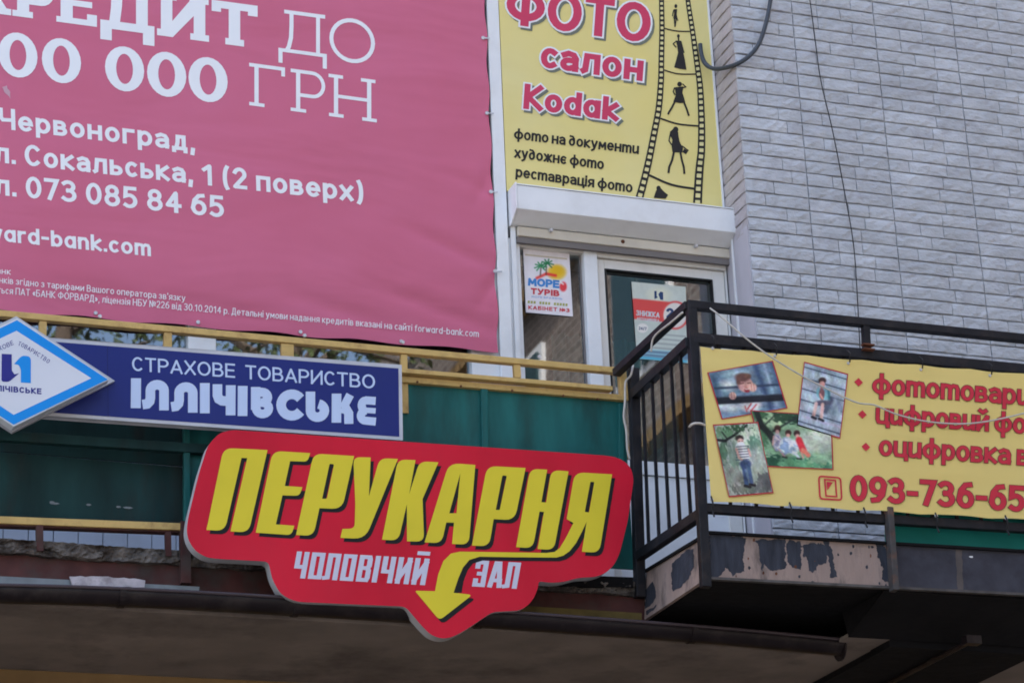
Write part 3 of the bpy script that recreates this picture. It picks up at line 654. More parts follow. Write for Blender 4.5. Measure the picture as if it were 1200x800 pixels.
# ---------------- photo salon sign (yellow, above the door)
YEL = banner_mat('yellow_vinyl', (.76,.69,.36), .004, .5, (.78,.63,.17))
YSY = -.03
YS = thing('photo_salon_sign', 'yellow photo salon sign with film strip above the shutter box', 'sign', (5,YSY,7.5))
yx0 = PY(591,150,YSY).x; yx1 = (PY(829,5,YSY).x+PY(845,230,YSY).x)/2; yz0 = 7.40
MB().box((yx0,YSY,yz0), (yx1,-.012,9.75)).obj('sign_board', YEL, YS)
MB().box((yx1+.0005,YSY-.006,yz0), (yx1+.012,-.001,9.75)).obj('edge_strip', WHITE, YS)
MB().box((bxr+.012,-.03,6.3), (yx0-.003,-.002,9.8)).obj('edge_strip', WHITE, YS, bevel=.004)
S2 = Sheet(YSY, YS, .002)
MAG = mat('magenta_red_print', (.62,.06,.13), .5, .04); SHD = mat('grey_teal_print', (.17,.19,.15), .5, .05); BLKP = mat('charcoal_print', (.028,.026,.026), .5)
def fancy(s, p0, p1, h, wt, lean, g=4.4, sh=(2.6,3.0), **k):
    up = (lean*h, -h)
    S2.emit('drop_shadow', text_polys(s, p0, p1, up, wt, grow=g/h*.9, shift=sh, **k), SHD, 1)
    S2.emit('letter_outline', text_polys(s, p0, p1, up, wt, grow=g/h, **k), PRINTW, 2.6)
    S2.emit('lettering', text_polys(s, p0, p1, up, wt, **k), MAG, 4.2)
fancy('ФОТО', (592,27), (761,51.5), 46, .215, .07, gap=.10)
fancy('салон', (633,79), (753,95.5), 33, .225, .07, gap=.09)
fancy('Kodak', (613,127.5), (724.5,142.5), 29.5, .235, .07, gap=.09, g=3.8)
it = {'gap': .10, 'space': .26}
line(LN, 'фomo на ∂окуменmu', (602,162.8), (748.5,180.8), 13.4, .185, .06, BLKP, 1, S2, **it)
line(LN, 'ху∂ожнє фomo', (602.5,184.8), (707.5,198.8), 13.4, .185, .06, BLKP, 1, S2, **it)
line(LN, 'ресmаврація фomo', (604,207.5), (741,226), 13.4, .185, .06, BLKP, 1, S2, **it)
lb = [(775,-14),(775.2,0),(775.8,34),(775,75),(774.6,95),(771.9,127.5),(766.3,158),(760.6,187),(754.5,213),(749,233)]
rb = [(804.5,-14),(806.5,4),(811.3,35),(816.9,75),(820.2,100),(821.6,125),(822.3,150),(821.9,177),(820.6,190),(819.2,206),(817.4,238)]
def band(pts, w0, w1, hole):
    P = smoothpath([(x,y,0) for x,y in pts], 5); n = len(P); V = []; F = []; H = []
    for i, p in enumerate(P):
        d = (P[min(i+1,n-1)]-P[max(i-1,0)]).normalized(); nn = Vector((-d.y, d.x, 0)); ww = (w0+(w1-w0)*i/n)/2
        V += [tuple((p+nn*ww)[:2]), tuple((p-nn*ww)[:2])]
        if i: F.append((2*i-2, 2*i-1, 2*i+1, 2*i))
    L = 0; nxt = 2.0
    for i in range(1, n):
        seg = (P[i]-P[i-1]).length; d = (P[i]-P[i-1]).normalized(); nn = Vector((-d.y, d.x, 0))
        while L+seg > nxt:
            k = nxt/ sum((P[j]-P[j-1]).length for j in range(1, n)); q = P[i-1]+d*(nxt-L); ww = (w0+(w1-w0)*k); a = ww*.27; b = ww*.20+.35
            H.append(rounded([tuple((q+nn*a+d*b)[:2])+(.6,), tuple((q-nn*a+d*b)[:2])+(.6,), tuple((q-nn*a-d*b)[:2])+(.6,), tuple((q+nn*a-d*b)[:2])+(.6,)], 2)); nxt += 5.4+2.6*k
        L += seg
    return V, F, H
HOLE = mat('pale_yellow_print', (.74,.66,.32), .5, .03)
for pts, w0, w1 in ((lb,5.4,9.2),(rb,5.0,10.5)):
    V, F, H = band(pts, w0, w1, 1)
    S2.emit('film_strip', [(('q', V, F), 0)], BLKP, 1)
    S2.emit('film_perforation', [([h_], 0) for h_ in H], HOLE, 2)
S2.emit('film_frame_line', [(('q', *expand([p[:2] for p in smoothpath([(x,y,0) for x,y in q], 5)], w_)), 0) for q, w_ in (([(777,33.2),(793,36.6),(811,37.2)],1.5), ([(777,82),(795,86.8),(817,87)],1.6), ([(774,139),(795,145.5),(821,148)],2.0), ([(760,205),(787,216.5),(818,222)],2.6))], BLKP, 1.4)
def fig(polys, ribs): S2.emit('silhouette', [([rounded([q+(0.6,) if len(q) == 2 else q for q in p], 3)], i % 5) for i, p in enumerate(polys)] + [(('q', *expand(p, w_, .3)), (i+2) % 5) for i, (p, w_) in enumerate(ribs)], BLKP, 1.4)
fig([ell(792,7.5,1.8,2.4,k=10), [(789.6,11),(793.6,11),(793,17),(794,23),(789,22),(790,16)]], [([(790.3,22),(791,31.5)],1.4),([(792.6,22),(791.2,31)],1.4),([(793,20),(794.4,24.5)],1.1),([(789.5,12),(788,19)],1.1)])
fig([ell(795,42.6,1.7,2.4,k=10), [(792,47.8),(798.4,48),(799,54),(800.5,61),(802.6,70),(804.5,82),(797,81),(790,79.2),(792.6,70),(794.6,62),(793.6,54)]], [([(792.6,48.4),(789,51.6),(792.4,55.6)],1.3),([(798,49),(801.5,62)],1.4),([(795,44),(795.3,48)],1.8)])
fig([ell(796.4,98.8,2.9,2.9,k=12), [(790.5,102.5),(801,101.5),(799.8,109),(801.5,114),(803.2,120.5),(797,121),(789,119.5),(791.8,112),(791.5,107)]], [([(791.5,118),(787.5,126),(784.4,131),(783,134)],2.3),([(801,118.5),(804.6,127.5),(807.3,135.6)],2.2),([(800.5,103),(803.6,102),(800,98.6)],1.3),([(790.5,103),(789,107.5),(791,111.5)],1.4)])
fig([ell(791.8,152,3.2,3.6,k=12), [(785.2,154.5),(789,151),(794.8,155),(795.2,160),(796.5,166),(800.4,174),(799.6,179),(788,178.5),(787,171),(788,164),(785,158)]], [([(785.6,157),(784,165),(787.2,170)],1.5),([(790,177),(787.6,188),(784.2,196),(783.4,202.6)],2.6),([(797,177),(799.2,188),(801.4,196),(802,203.6)],2.4),([(799,171),(806.6,176.6)],1.4),([(801,176.5),(804.8,179)],4.4)])
fig([ell(771.8,220.6,2.6,3,k=10), [(769,223),(774,220),(778,224.5),(783,228.5),(780,233),(766,232)]], [([(775,226.6),(778,229.5)],1.5)])

# ---------------- posters in the window
PM = attr_mat('poster_print')
P1 = thing('travel_poster', 'small white travel poster with palms and sun in the narrow window', 'poster', PY(640,370,.03))
q1 = [(613,290),(667,296),(671.4,370.8),(616.3,365.8)]
photo_print('poster_sheet', q1, .036, P1, (203,207,224), [('e',(652.5,319,11,9),(222,176,70),3), ('e',(652.5,318,7,6),(236,170,40),3), ('l',(629,326,640,321,3.2),(200,70,70),1.5),('l',(640,321,651,323,3.2),(210,60,60),1.5),
   ('l',(634,312,633,323,1.3),(80,70,60),1), ('l',(640,309,640,322,1.3),(80,70,60),1), ('l',(633.5,311.5,626.5,314.0,1.5),(52, 130, 88),.7), ('l',(633.5,311.5,627.5,310.0,1.5),(52, 130, 88),.7), ('l',(633.5,311.5,630.5,307.5,1.5),(52, 130, 88),.7), ('l',(633.5,311.5,635.0,307.0,1.5),(52, 130, 88),.7), ('l',(633.5,311.5,638.5,309.0,1.5),(52, 130, 88),.7), ('l',(633.5,311.5,640.5,313.0,1.5),(52, 130, 88),.7), ('l',(633.5,311.5,638.5,316.5,1.5),(52, 130, 88),.7), ('l',(633.5,311.5,629.0,317.0,1.5),(52, 130, 88),.7), ('l',(641.5,308.5,634.5,311.0,1.5),(36, 112, 74),.7), ('l',(641.5,308.5,635.5,307.0,1.5),(36, 112, 74),.7), ('l',(641.5,308.5,638.5,304.5,1.5),(36, 112, 74),.7), ('l',(641.5,308.5,643.0,304.0,1.5),(36, 112, 74),.7), ('l',(641.5,308.5,646.5,306.0,1.5),(36, 112, 74),.7), ('l',(641.5,308.5,648.5,310.0,1.5),(36, 112, 74),.7), ('l',(641.5,308.5,646.5,313.5,1.5),(36, 112, 74),.7), ('l',(641.5,308.5,637.0,314.0,1.5),(36, 112, 74),.7), ('e',(660,336,4.2,5.6),(210,60,70),1.5), ('l',(657,331,660,333,1.6),(230,220,230),1), ('l',(616,298.6,664,303.5,1.0),(150,138,105),1)], PM, n=90, noise=.03)
SP1 = Sheet(.036, P1, .0012)
PB = mat('sky_blue_print', (.07,.26,.62), .5); PR = mat('poster_red_print', (.62,.06,.08), .5); PGr = mat('olive_print', (.42,.42,.12), .5)
SP1.emit(LN, text_polys('МОРЕ', (618.6,334.6), (655.5,337.8), (.1,-9.4), .30, gap=.02, space=.1), PB, 0)
SP1.emit(LN, text_polys('ТУРІВ', (622,344.4), (655.5,347.4), (.1,-7.2), .30, gap=.04), PR, 0)
SP1.emit(LN, text_polys('МОРЕ ВРАЖЕНЬ', (623,348.6), (659,351.2), (0,-2.2), .16), PB, 0)
SP1.emit(LN, text_polys('КАБІНЕТ №3', (619,362.2), (667.5,366), (.1,-4.6), .26, gap=.12), PR, 0)
SP1.emit('small_print_line', [(('q', *expand([(618.5+i*3.4,353.6+i*.26),(618.5+i*3.4+2.4,353.8+i*.26)], 3.0)), 0) for i in range(14) if i not in (3,8)], PGr, 0)
P2 = thing('insurance_poster', 'pale insurance discount poster with a red band in the door glass', 'poster', PY(775,420,.05))
q2 = [(740,330),(803.5,336),(806.7,425.4),(746.5,420)]
PGL = .038
photo_print('poster_sheet', q2, PGL, P2, (176,190,192), [('e',(772,346,13,9),(196,206,196),6),
   ('l',(744,362,805,368,24),(196,72,74),1.2), ('e',(791,369.5,16.2,16.8),(198,82,84),1), ('e',(791,369.5,13.6,14.6),(200,206,210),1), ('e',(753,384.6,6.4,5.6),(205,210,215),1),
   ('l',(749,413,804,417.6,8.4),(96,128,158),2), ('l',(749,418.5,804,423.4,3),(80,170,205),1), ('l',(738,396,806,402,.1),(190,200,205),.5)]
   + [('l',(765,391+i*5.4,803,394.4+i*5.4,1.6),(140,152,158),1) for i in range(4)] + [('l',(752,409+i*4.4,800,412.8+i*4.4,1.0),(150,205,225),1) for i in range(2)], PM, n=96, noise=.05, seed=4)
SP2 = Sheet(PGL, P2, .0012)
NAVY = mat('navy_print', (.035,.07,.17), .5); PALE = mat('pale_print', (.70,.70,.72), .5)
SP2.emit(LN, text_polys('ЗНИЖКА', (745.4,369.6), (773,372.4), (.2,-6.4), .2, gap=.16), PALE, 0)
SP2.emit(LN, text_polys('АВТОЦИВІЛКА', (746,375), (772.5,377.7), (.2,-3.6), .18, gap=.14), PALE, 0)
SP2.emit(LN, text_polys('24/7', (748.4,386.2), (757.6,387), (.1,-3.6), .18), NAVY, 0)
SP2.emit(LN, text_polys('20', (780.6,372.5), (801,374.6), (.3,-12), .26, gap=.16), NAVY, 0)
SP2.emit('logo', [([[(766.8,340.8),(769.5,341),(769.6,347),(771,348.4),(767,350.4)]],0), ([[(771.6,344.6),(774,341.6),(777,342.4),(777.2,351.4),(773.8,351)]],0)], NAVY, 0)

# ---------------- old green balcony
GB = thing('green_balcony', 'old green panelled balcony with ochre rails and crumbling concrete edge', 'balcony', (2.5,G,4.9))
def gp(x, y, o_=0): return PY(x, y, G-o_)
def rail(p, q, wd, ht, m, nm, par, bevel=.003): return MB().bar(p, q, wd, ht).obj(nm, m, par, bevel=bevel)
def ext(p, q, k): return p + (p-q).normalized()*k
a, b = gp(0,368.5), gp(727,435.5); ppm = 231.
rail(ext(a,b,.9), b, .04, .031, YRAIL, 'top_rail', GB)
RW = lambda x: 379+(x-50)*.089
for x0, x1 in ((47,53),(193,199.5),(330,335.5),(337,342.5),(470,475.5),(602,608)):
    xm_ = (x0+x1)/2; t_ = gp(xm_, 373+ (xm_-0)*.0915); bt = Vector((t_.x, t_.y, t_.z-.30)) if xm_ < 480 else gp(xm_+1, 443)
    MB().bar(bt, t_, (x1-x0)/ppm*1.0, (x1-x0)/ppm*1.3, up=(1,0,0)).obj('upright', YRAIL, GB)
MB().bar(gp(731,470), gp(728,431), .034, .04, up=(1,0,0)).obj('upright', YRAIL, GB, bevel=.003)
rail(gp(460,435,.035), gp(716,456.5,.035), .05, .022, YRAIL, 'ledge_angle', GB, .002)
rail(gp(300,431,.01), gp(731,467,.01), .035, .030, YRAIL, 'middle_rail', GB)
for px, py in ((117,371.5),(357,394),(472,402),(632,419)): bolt(GB, gp(px, py-1, .016), STEELW, .010, 'screw', (0,-1,0), .006)
# green sheets: upper row and lower
pl = gp(-60,606); lowL = gp(0,606).z; lowR = gp(212,616).z; zlowg = (lowL+lowR)/2
tops = gp(600,461).z
def gsheet(x0, x1, zt0, zt1, zb0, zb1, y=G+.0, mt=None): MB().prism([Vector((x0,y,zb0)),Vector((x1,y,zb1)),Vector((x1,y,zt1)),Vector((x0,y,zt0))], .012).obj('green_panel', mt or GREEN, GB)
xj = gp(568,485).x; xr_ = gp(733,500).x; xj2 = gp(219,570).x; 
xl0 = gp(-70,560).x
zmid = gp(100,528).z
gsheet(xj+.012, xr_, gp(568,452).z, gp(733,470).z, 5.02, 5.02)
gsheet(gp(330,500).x, xj-.012, gp(470,443).z, gp(568,452).z, 5.02, 5.02)
gsheet(xj2+.012, gp(330,500).x-.01, gp(470,443).z+.02, gp(470,443).z+.02, 5.02, 5.02, G+.02)
gsheet(xl0-.6, xj2+.06, zmid+.02, zmid, lowL, lowR, G+.13, GRIMY_SHADE)
gsheet(xl0-.6, xj2+.08, zmid+.52, zmid+.50, zmid+.03, zmid+.012, G+.15, GRIMY_SHADE)
MB().bar(gp(568,524+50), gp(566,451), .045, .035, up=(1,0,0)).obj('panel_post', GREEN, GB, bevel=.004)
MB().bar(gp(727,560), gp(727,474), .035, .03, up=(1,0,0)).obj('panel_post', GREEN, GB, bevel=.004)
MB().bar(gp(219,614), gp(218,470), .035, .03, up=(1,0,0)).obj('panel_post', GREEN, GB, bevel=.004)
rail(gp(-80,506,.005), gp(300,531,.005), .04, .045, GRIMY_SHADE, 'panel_rail', GB)
rail(gp(-90,606.5,.01), gp(213,618,.01), .035, .034, YRAIL, 'lower_rail', GB)
rail(gp(-90,612.5,-.01), gp(213,624,-.01), .05, .014, REDBR, 'rail_lip', GB)
for x, y0, y1, wd in ((46.5,616,646,.03),(197,624,652,.026),(217,612,684,.045)):
    MB().bar(gp(x,y1,.02), gp(x-.5,y0,.02), wd, wd, up=(1,0,0)).obj('lower_post', REDBR, GB)
for i, (x, y) in enumerate(((61,588),(64,589.5),(139,593.5),(150,594.5),(104,591))):
    p = PY(x, y, G+.128); MB().prism([p+Vector((math.cos(t)*.012*(1+i%2), 0, math.sin(t)*.005)) for t in (0,1,2,3,4,5)], .001).obj('paint_chip', GALV, GB)
for x, y in ((489,446),(540,451),(600,456),(660,462),(700,466)):
    p = gp(x, y+1.5, .029); MB().tube([p, p+Vector((0,-.004,0))], .006, 8).obj('rivet', RUST, GB)
# slab with a broken edge
def rough_slab(nm, x0, x1, zt0, zt1, hgt, y0, y1, m, par, seed=0, n=700, kz=14):
    V = []; F = []
    for i in range(n+1):
        x = x0+(x1-x0)*i/n; zt_l = zt0+(zt1-zt0)*i/n
        low = mnoise.noise(Vector((x*2.3, seed, 0)))*.12+mnoise.noise(Vector((x*11, seed, 3)))*.10
        for j in range(kz):
            t = j/(kz-1); z_ = zt_l - hgt*t*(1+low)
            a = mnoise.noise(Vector((x*19, z_*30, seed)))*.010 + mnoise.noise(Vector((x*60, z_*80, seed+5)))*.010 + (.016 if mnoise.noise(Vector((x*5, z_*16, seed+9))) > .12 else 0)
            V.append((x, y0+a*min(1, t*5+.3), z_ + mnoise.noise(Vector((x*40, j*1.7, seed)))*.004))
        V.append((x, y1, zt_l-hgt*(1+low))); V.append((x, y1, zt_l))
    k = kz+2
    for i in range(n):
        for j in range(k): F.append((i*k+j, i*k+(j+1)%k, (i+1)*k+(j+1)%k, (i+1)*k+j))
    F.append(tuple(range(k))); F.append(tuple(n*k+j for j in range(k))[::-1])
    return obj(nm, V, [q[::-1] for q in F], m, par)
sa, sb_ = gp(0,632), gp(740,683)
slope = (sb_.z-sa.z)/(sb_.x-sa.x)
xa = sa.x-1.2; zt_a = sa.z - 1.2*slope; xb = 4.66
print('slab z', sa.z, sb_.z, 'lower', lowL, lowR)
rough_slab('slab_edge', xa, xb, zt_a, sb_.z, .066, G-.025, -.0, CONC, GB, 5)
MB().prism([Vector((xa,G+.012,zt_a-.30)),Vector((xb,G+.012,sb_.z-.27)),Vector((xb,G+.012,sb_.z-.06)),Vector((xa,G+.012,zt_a-.06))], .85).obj('slab_beam', REDBR, GB)
MB().prism([gp(640,672,.03), gp(742,676,.03), gp(742,688,.03), gp(640,686,.03)], .05).obj('metal_lip', DARKSL, GB)
YB = mat('old_yellow_timber', (.14,.10,.035), .9, .4, 8)
MB().prism([gp(560,706,.02), gp(752,718,.02), gp(752,728,.02), gp(560,717,.02)], .1).obj('timber_batten', YB, GB)
# galvanised flashing and a torn scrap
MB().prism([gp(-70,671,.05), gp(234,687,.05), gp(233,693,.05), gp(-70,680,.05)], .03).obj('flashing', GALV, GB)
scrap = jag([(82,675),(120,675),(170,679),(169,687),(120,688),(96,687),(85,686)], 6, .8, 3)
tag(MB().prism([gp(x, y, .075) for x, y in scrap], .012).obj('plaster_scrap', mat('pale_plaster', (.50,.45,.47), .9, .25, 20, bump=.004, dirt=(.15,.12,.12), dirt_amt=.5, dscale=18)), 'torn pale plaster scrap lying on the gutter behind its bracket', 'scrap')

# ---------------- gutter
GT = thing('gutter', 'dark brown half round gutter running below both balconies', 'gutter', (3,-1.06,4.7))
ga, gb, gc = PY(-90,696,-1.08), PY(450,719,-1.08), PY(984,760,-1.08)
R_ = .062
path = smoothpath([ga, PY(150,702,-1.08), gb, PY(800,743.5,-1.08), gc], 8)
V = []; F = []; n = 10
for i, p in enumerate(path):
    for k in range(n+1):
        t = math.pi*k/n; V.append((p.x, p.y - R_*math.cos(t), p.z+R_*.5 - R_*1.05*math.sin(t)))
    for k in range(n+1):
        t = math.pi*(n-k)/n; r3 = R_-.006; V.append((p.x, p.y - r3*math.cos(t), p.z+R_*.5 - r3*1.05*math.sin(t)))
K = 2*(n+1)
for i in range(len(path)-1):
    for k in range(K): F.append((i*K+k, (i+1)*K+k, (i+1)*K+(k+1)%K, i*K+(k+1)%K))
obj('trough', V, F, GUTM, GT, True)
p = path[-1]; MB().tube([(p.x-.002,p.y,p.z+.005),(p.x+.006,p.y,p.z+.005)], R_*1.05, 16).obj('end_cap', GUTM, GT)
lip = [q + Vector((0,-R_,R_*.5)) for q in path]; MB().tube(lip, .008, 8).obj('front_bead', mat('gutter_bead', (.06,.045,.05), .25), GT)
for px in (141, 345, 560, 808):
    i = min(range(len(path)), key=lambda j: abs(path[j].x-PY(px,720,-1.08).x)); c = path[i]; X = PY(px,720,-1.08).x
    pts = [(X, c.y-(R_+.005)*math.cos(math.pi*k/12), c.z+R_*.5-(R_*1.05+.006)*math.sin(math.pi*k/12)) for k in range(13)]
    V = []; F = []
    for k, q in enumerate(pts):
        V += [(q[0]-.014,q[1],q[2]), (q[0]+.014,q[1],q[2])]
        if k: F.append((2*k-2, 2*k-1, 2*k+1, 2*k))
    ob = obj('bracket', V, F, GUTM, GT); so = ob.modifiers.new('solid', 'SOLIDIFY'); so.thickness = .006; so.offset = 1

# ---------------- insurance fascia sign (blue)
BSY = G-.15
NAV = mat('blue_sign_face', (.017,.026,.165), .35, .05, 2, bump=0, dirt=(.022,.032,.14), dirt_amt=.4, dscale=1.5); LBL = mat('light_blue_letters', (.50,.60,.80), .5, .03); SIL = mat('silver_sign_frame', (.50,.51,.55), .45, .1, 8)
BS = thing('insurance_sign', 'long dark blue insurance company sign with silver frame', 'sign', PY(250,450,BSY))
q = [(30,393.5),(470,428),(471.5,515),(32,484.5)]
MB().prism([PY(x,y,BSY) for x,y in q], .05).obj('sign_box', SIL, BS, bevel=.003)
S3 = Sheet(BSY, BS, .001)
S3.emit('sign_face', [([[(33,398),(467,431.5),(468,511.5),(35,481.5)]],0)], NAV, 0)
S3.emit('face_seam', [([[(125.6,405.5),(126.2,405.5),(127,488),(126.4,488)]],0)], mat('dark_seam', (.012,.014,.08), .5), 1)
line(LN, 'СТРАХОВЕ', (154.8,434.2), (275.5,442.6), 16.4, .15, -.01, LBL, 1, S3, gap=.10)
line(LN, 'ТОВАРИСТВО', (287.6,443.8), (439.6,455.4), 16.4, .15, -.01, LBL, 1, S3, gap=.10)
def arcp(cx, cy, rx, ry, a0, a1, k=10): return [(cx+rx*math.cos(math.radians(a0+(a1-a0)*i/k)), cy-ry*math.sin(math.radians(a0+(a1-a0)*i/k))) for i in range(k+1)]
def big(sts, nm='letter'): S3.emit(nm, [(('q', *expand(p, w_)), i) for i, (p, w_) in enumerate(sts)], LBL, 1)
big([([(159.4,443),(159.1,478)],11.8)])
for dx, dy in ((0,0),(33.7,2.7)):
    big([([(x+dx,y+dy) for x,y in [(192.2,480.6),(192.2,458)]+arcp(184.2,457.5,8,6.9,0,180)+[(176.2,466),(175.4,470),(172.5,473),(167,473.8)]],11.2)])
big([([(240,448.6),(240,484)],11.4)])
big([([(254.8,450),(254.8,463),(256.4,467.2),(260,469.3),(266,469.8)],11.2), ([(270.4,451.2),(270.2,486.4)],11.4)])
big([([(284.4,452),(284.2,487.2)],11.4)])
big([([(299.6,453.2),(299.6,480)],11), ([(299.6,459.2),(306,459.4)]+arcp(307,465.4,6.6,6,90,-60,8),10.6), ([(305,471.4)]+arcp(307.6,478.2,7.4,6.6,80,-200,14),10.0)])
big([(arcp(342,474.3,12.6,12.6,36,324,20),11.2)])
big([([(363.8,458.6),(363.8,480)]+arcp(372,480.8,8.2,7.8,180,440,16),11)])
big([([(394.4,461),(394.2,495)],11.2), ([(410.4,462.3),(402,478)],9.6), ([(400,478.4),(406,479.6),(408.6,484),(408.8,496.4)],10.6)])
big([([(440.2,469.6),(428,468.8)]+arcp(428.2,474.8,4.4,5.6,90,250,8),9.4), ([(440.2,481.2),(425,480.2)],6.4), ([(427,481.2)]+arcp(428.4,487,5.6,5.6,110,270,8)+[(440.4,493.8)],9.4)])
for x, y in ((240,397+13),(420,425),(240,496.5),(60,486)): pass

# diamond
DSY = G-.28
DS = thing('diamond_sign', 'white and blue diamond logo sign in front of the blue sign', 'sign', PY(18,440,DSY))
MB().prism([PY(x,y,DSY+.11) for x,y in ((19,370.4),(134.6,446),(15,505.8),(-103,430))], .03).obj('backing_frame', SIL, DS)
MB().prism([PY(x,y,DSY+.001) for x,y in ((20,373),(128,444.6),(16,499.5),(-93,427))], .06).obj('light_box', mat('dirty_white_box', (.62,.66,.70), .5, .1, 5), DS)
S4 = Sheet(DSY, DS, .0006)
CY = mat('cyan_blue_print', (.01,.26,.72), .4, .04); DW = mat('diamond_white_face', (.66,.68,.74), .45, .05, 2); NV2 = mat('navy_logo_print', (.03,.03,.22), .5)
S4.emit('blue_border', [([[(20,375),(126.4,444.4),(16,497.4),(-91,428)],[(19.4,387.5),(-70,429),(16,485.8),(107,443)]],0)], CY, 0)
S4.emit('diamond_face', [([[(19.4,387.5),(107,443),(16,485.8),(-70,429)]],0)], DW, 0)
S4.emit('logo', [([rounded([(1.9,414.4),(13.8,415),(14,434),(17,438.4),(22.6,437.2),(10.5,447.4,3),(1.6,447,3)],4)],0)], NV2, 1)
S4.emit('logo', [([rounded([(16.4,426.4),(25.5,416.4,4),(36.2,417.4,5),(36.2,448.8),(24.4,448),(24.4,433,2),(22,427.4,2)],4)],0)], CY, 1)
S4.emit(LN, text_polys('ХОВЕ', (-.6,411.4), (16.4,403.4), (-2.0,-4.9), .14, gap=.14), NV2, 1)
for i, ch in enumerate('ТОВАРИСТВО'):
    t = i/9; x = 20.6+33*t; y = 404.4+19.5*t**1.15; ang = math.radians(20+18*t); u = Vector((math.cos(ang), math.sin(ang))); up_ = Vector((u.y, -u.x))*5.0
    S4.emit('letter', text_polys(ch, (x,y), tuple(Vector((x,y))+u*3.3), up_, .14), NV2, 1)
S4.emit(LN, text_polys('ЛІЧІВСЬКЕ', (-4,458), (48.6,461.8), (.0,-6.8), .26, gap=.13), NV2, 1)

# ---------------- hairdresser sign (red)
RSY = G-.27
RS = thing('hairdresser_sign', 'red shaped hairdresser sign with yellow letters and down arrow', 'sign', PY(480,620,RSY))
outl = [p if len(p) == 3 else p+(6,) for p in [(223.5,594),(233,555),(243.8,521,8),(257.5,507),(272,503.4),(708.8,533.4),(722,535.5),(732.5,540.5),(740,549),(742.6,562),(735.6,610),(726.3,647.5),(720,661),(710,671),(697.5,675.6),(677.5,676.6),(660,681.5),(645,682.4),(631.3,680.6),(630.4,688),(626,700),(618,709.5),(608,715),(577,716.5),(545,738),(532,745),(524,747.4),(515,747.2),(505,743.4),(495,733.8),(475,710.2),(440,708.8),(350,704.8),(338,701),(327.5,693.8),(318.8,677.5),(314.6,657.6),(255,654.4),(241.3,652.6),(228.8,645),(220.6,632.5),(218.6,621),(220.4,607)]]
RED = mat('red_sign_face', (.62,.012,.035), .38, .16, 2.2, bump=.0015, bscale=5, spec=.15, dirt=(.56,.018,.04), dirt_amt=.7, dscale=1.8, stretch=(1,1,.5)); SIDE = mat('sign_side', (.45,.45,.46), .5, .15, 6)
MB().prism([PY(x,y,RSY+.001) for x,y in rounded(outl)], .065).obj('sign_body', SIDE, RS)
S5 = Sheet(RSY, RS, .0006)
S5.emit('sign_face', [([rounded(outl)],0)], RED, 0)
YL = mat('yellow_letters', (.70,.57,.035), .4, .05, 4); BK2 = mat('black_letter_shadow', (.012,.012,.014), .5)
LTR = [
 [[(241.9,620.6),(262,524.5,11),(313.5,527),(291.5,623.4,12),(270,622.3),(289.8,536.4),(283,536.2),(263.5,621.6,12)]],
 [[(299.7,623.7),(319.5,528.0,11),(363.5,530.6),(360.5,540.6,7),(340,540.0),(333.7,569),(354.4,570.4),(351,580.6,7),(331,580),(323.3,614),(345,615.6),(341.5,626.6,8)]],
 [[(346.9,626.3),(367.5,531.1,10),(415,534),(401,596.2,12),(374.4,595),(367.3,627.6,12)],[(386.3,543,1.5),(391.5,543.8,1.5),(383,584,1.5),(377.5,584)]],
 [[(399,629.8),(401.3,619.3),(415.5,619,6),(416.4,590),(414.0,535.4,8),(434.4,535.6),(432.3,581.3),(445.0,536.4,9),(466.3,537.5),(428.0,631.2,16)]],
 [[(447.7,631.9),(466.3,538.2,9),(487,538.8),(479.4,578.8),(491.6,540.2,9),(513.8,541.3),(495.2,584.4),(497,634.2,9),(477,633.8),(476.8,590.5),(467,633,10)]],
 [[(497.5,635),(526.2,542.2,12),(557,544.4),(549.4,637.8,12),(529.8,636.9),(532,612),(523,611.8),(517.5,636.2,10)],[(539.4,554.4),(535,601),(526.5,601)]],
 [[(553,638.8),(570.8,545.6,11),(616,548),(603.3,609.2,13),(578.5,607.8),(573.3,639.6,12)],[(588.8,556.6,1.5),(594,557.2,1.5),(585.6,597.2,1.5),(581,597)]],
 [[(604.8,640.6),(621.3,548.8,11),(641.3,550),(634.4,588),(640,588.4),(646,550.2,11),(666.3,552),(649.2,644,12),(630,642.8),(637.5,599.4),(632.3,599.0),(624.5,642,10)]],
 [[(717.3,555.4),(702.4,647.4,12),(681.9,646),(687.5,611),(681,624.5),(675,636),(667.5,645.4),(660,650.6),(652,652.8),(600,652.4),(562,651.8),(550,655.6),(542.5,664.6),(537,677.5),(531.5,694),(553.6,696.4,5),(515,726.4,6),(486,691.6,3),(509.8,692.2),(513.4,673),(519.6,657),(528.4,648.2),(539,645.9),(600,646.8),(640,647.4),(650,646.2),(656,641.6),(662.5,631),(672,612.4),(664,607.8),(673.5,553.0,11)],[(691.9,564.2,1),(696.5,564.4,1),(690.3,600,1),(685.3,599.4,1)]],
]
for L_ in LTR:
    rl = [rounded(l_) for l_ in L_]
    S5.emit('letter_shadow', [([[(x+3.7,y+4.5) for x,y in l_] for l_ in rl],0)], BK2, 1.0+.2*LTR.index(L_))
for L_ in LTR: S5.emit('letter', [([rounded(l_) for l_ in L_],0)], YL, 5)
S5.emit('letter_shadow', [([rounded([(558,653.5),(550,659),(544,668),(538.5,679),(533,694),(541,694),(543.5,680),(548,668),(556,657.5),(566,653.5)])],0)], BK2, 1.1)
PLIL = mat('pale_letters', (.56,.56,.66), .5, .04)
S5.emit('lettering', text_polys('ЧОЛОВІЧИЙ', (342.5,676.6), (498,685.2), (5.6,-31), .19, table=BLOCK, gap=.075, hc=.75), PLIL, 2)
S5.emit('lettering', text_polys('ЗАЛ', (553,686.6), (605.4,689.4), (5.4,-30.6), .19, table=BLOCK, gap=.075, hc=.75), PLIL, 2)
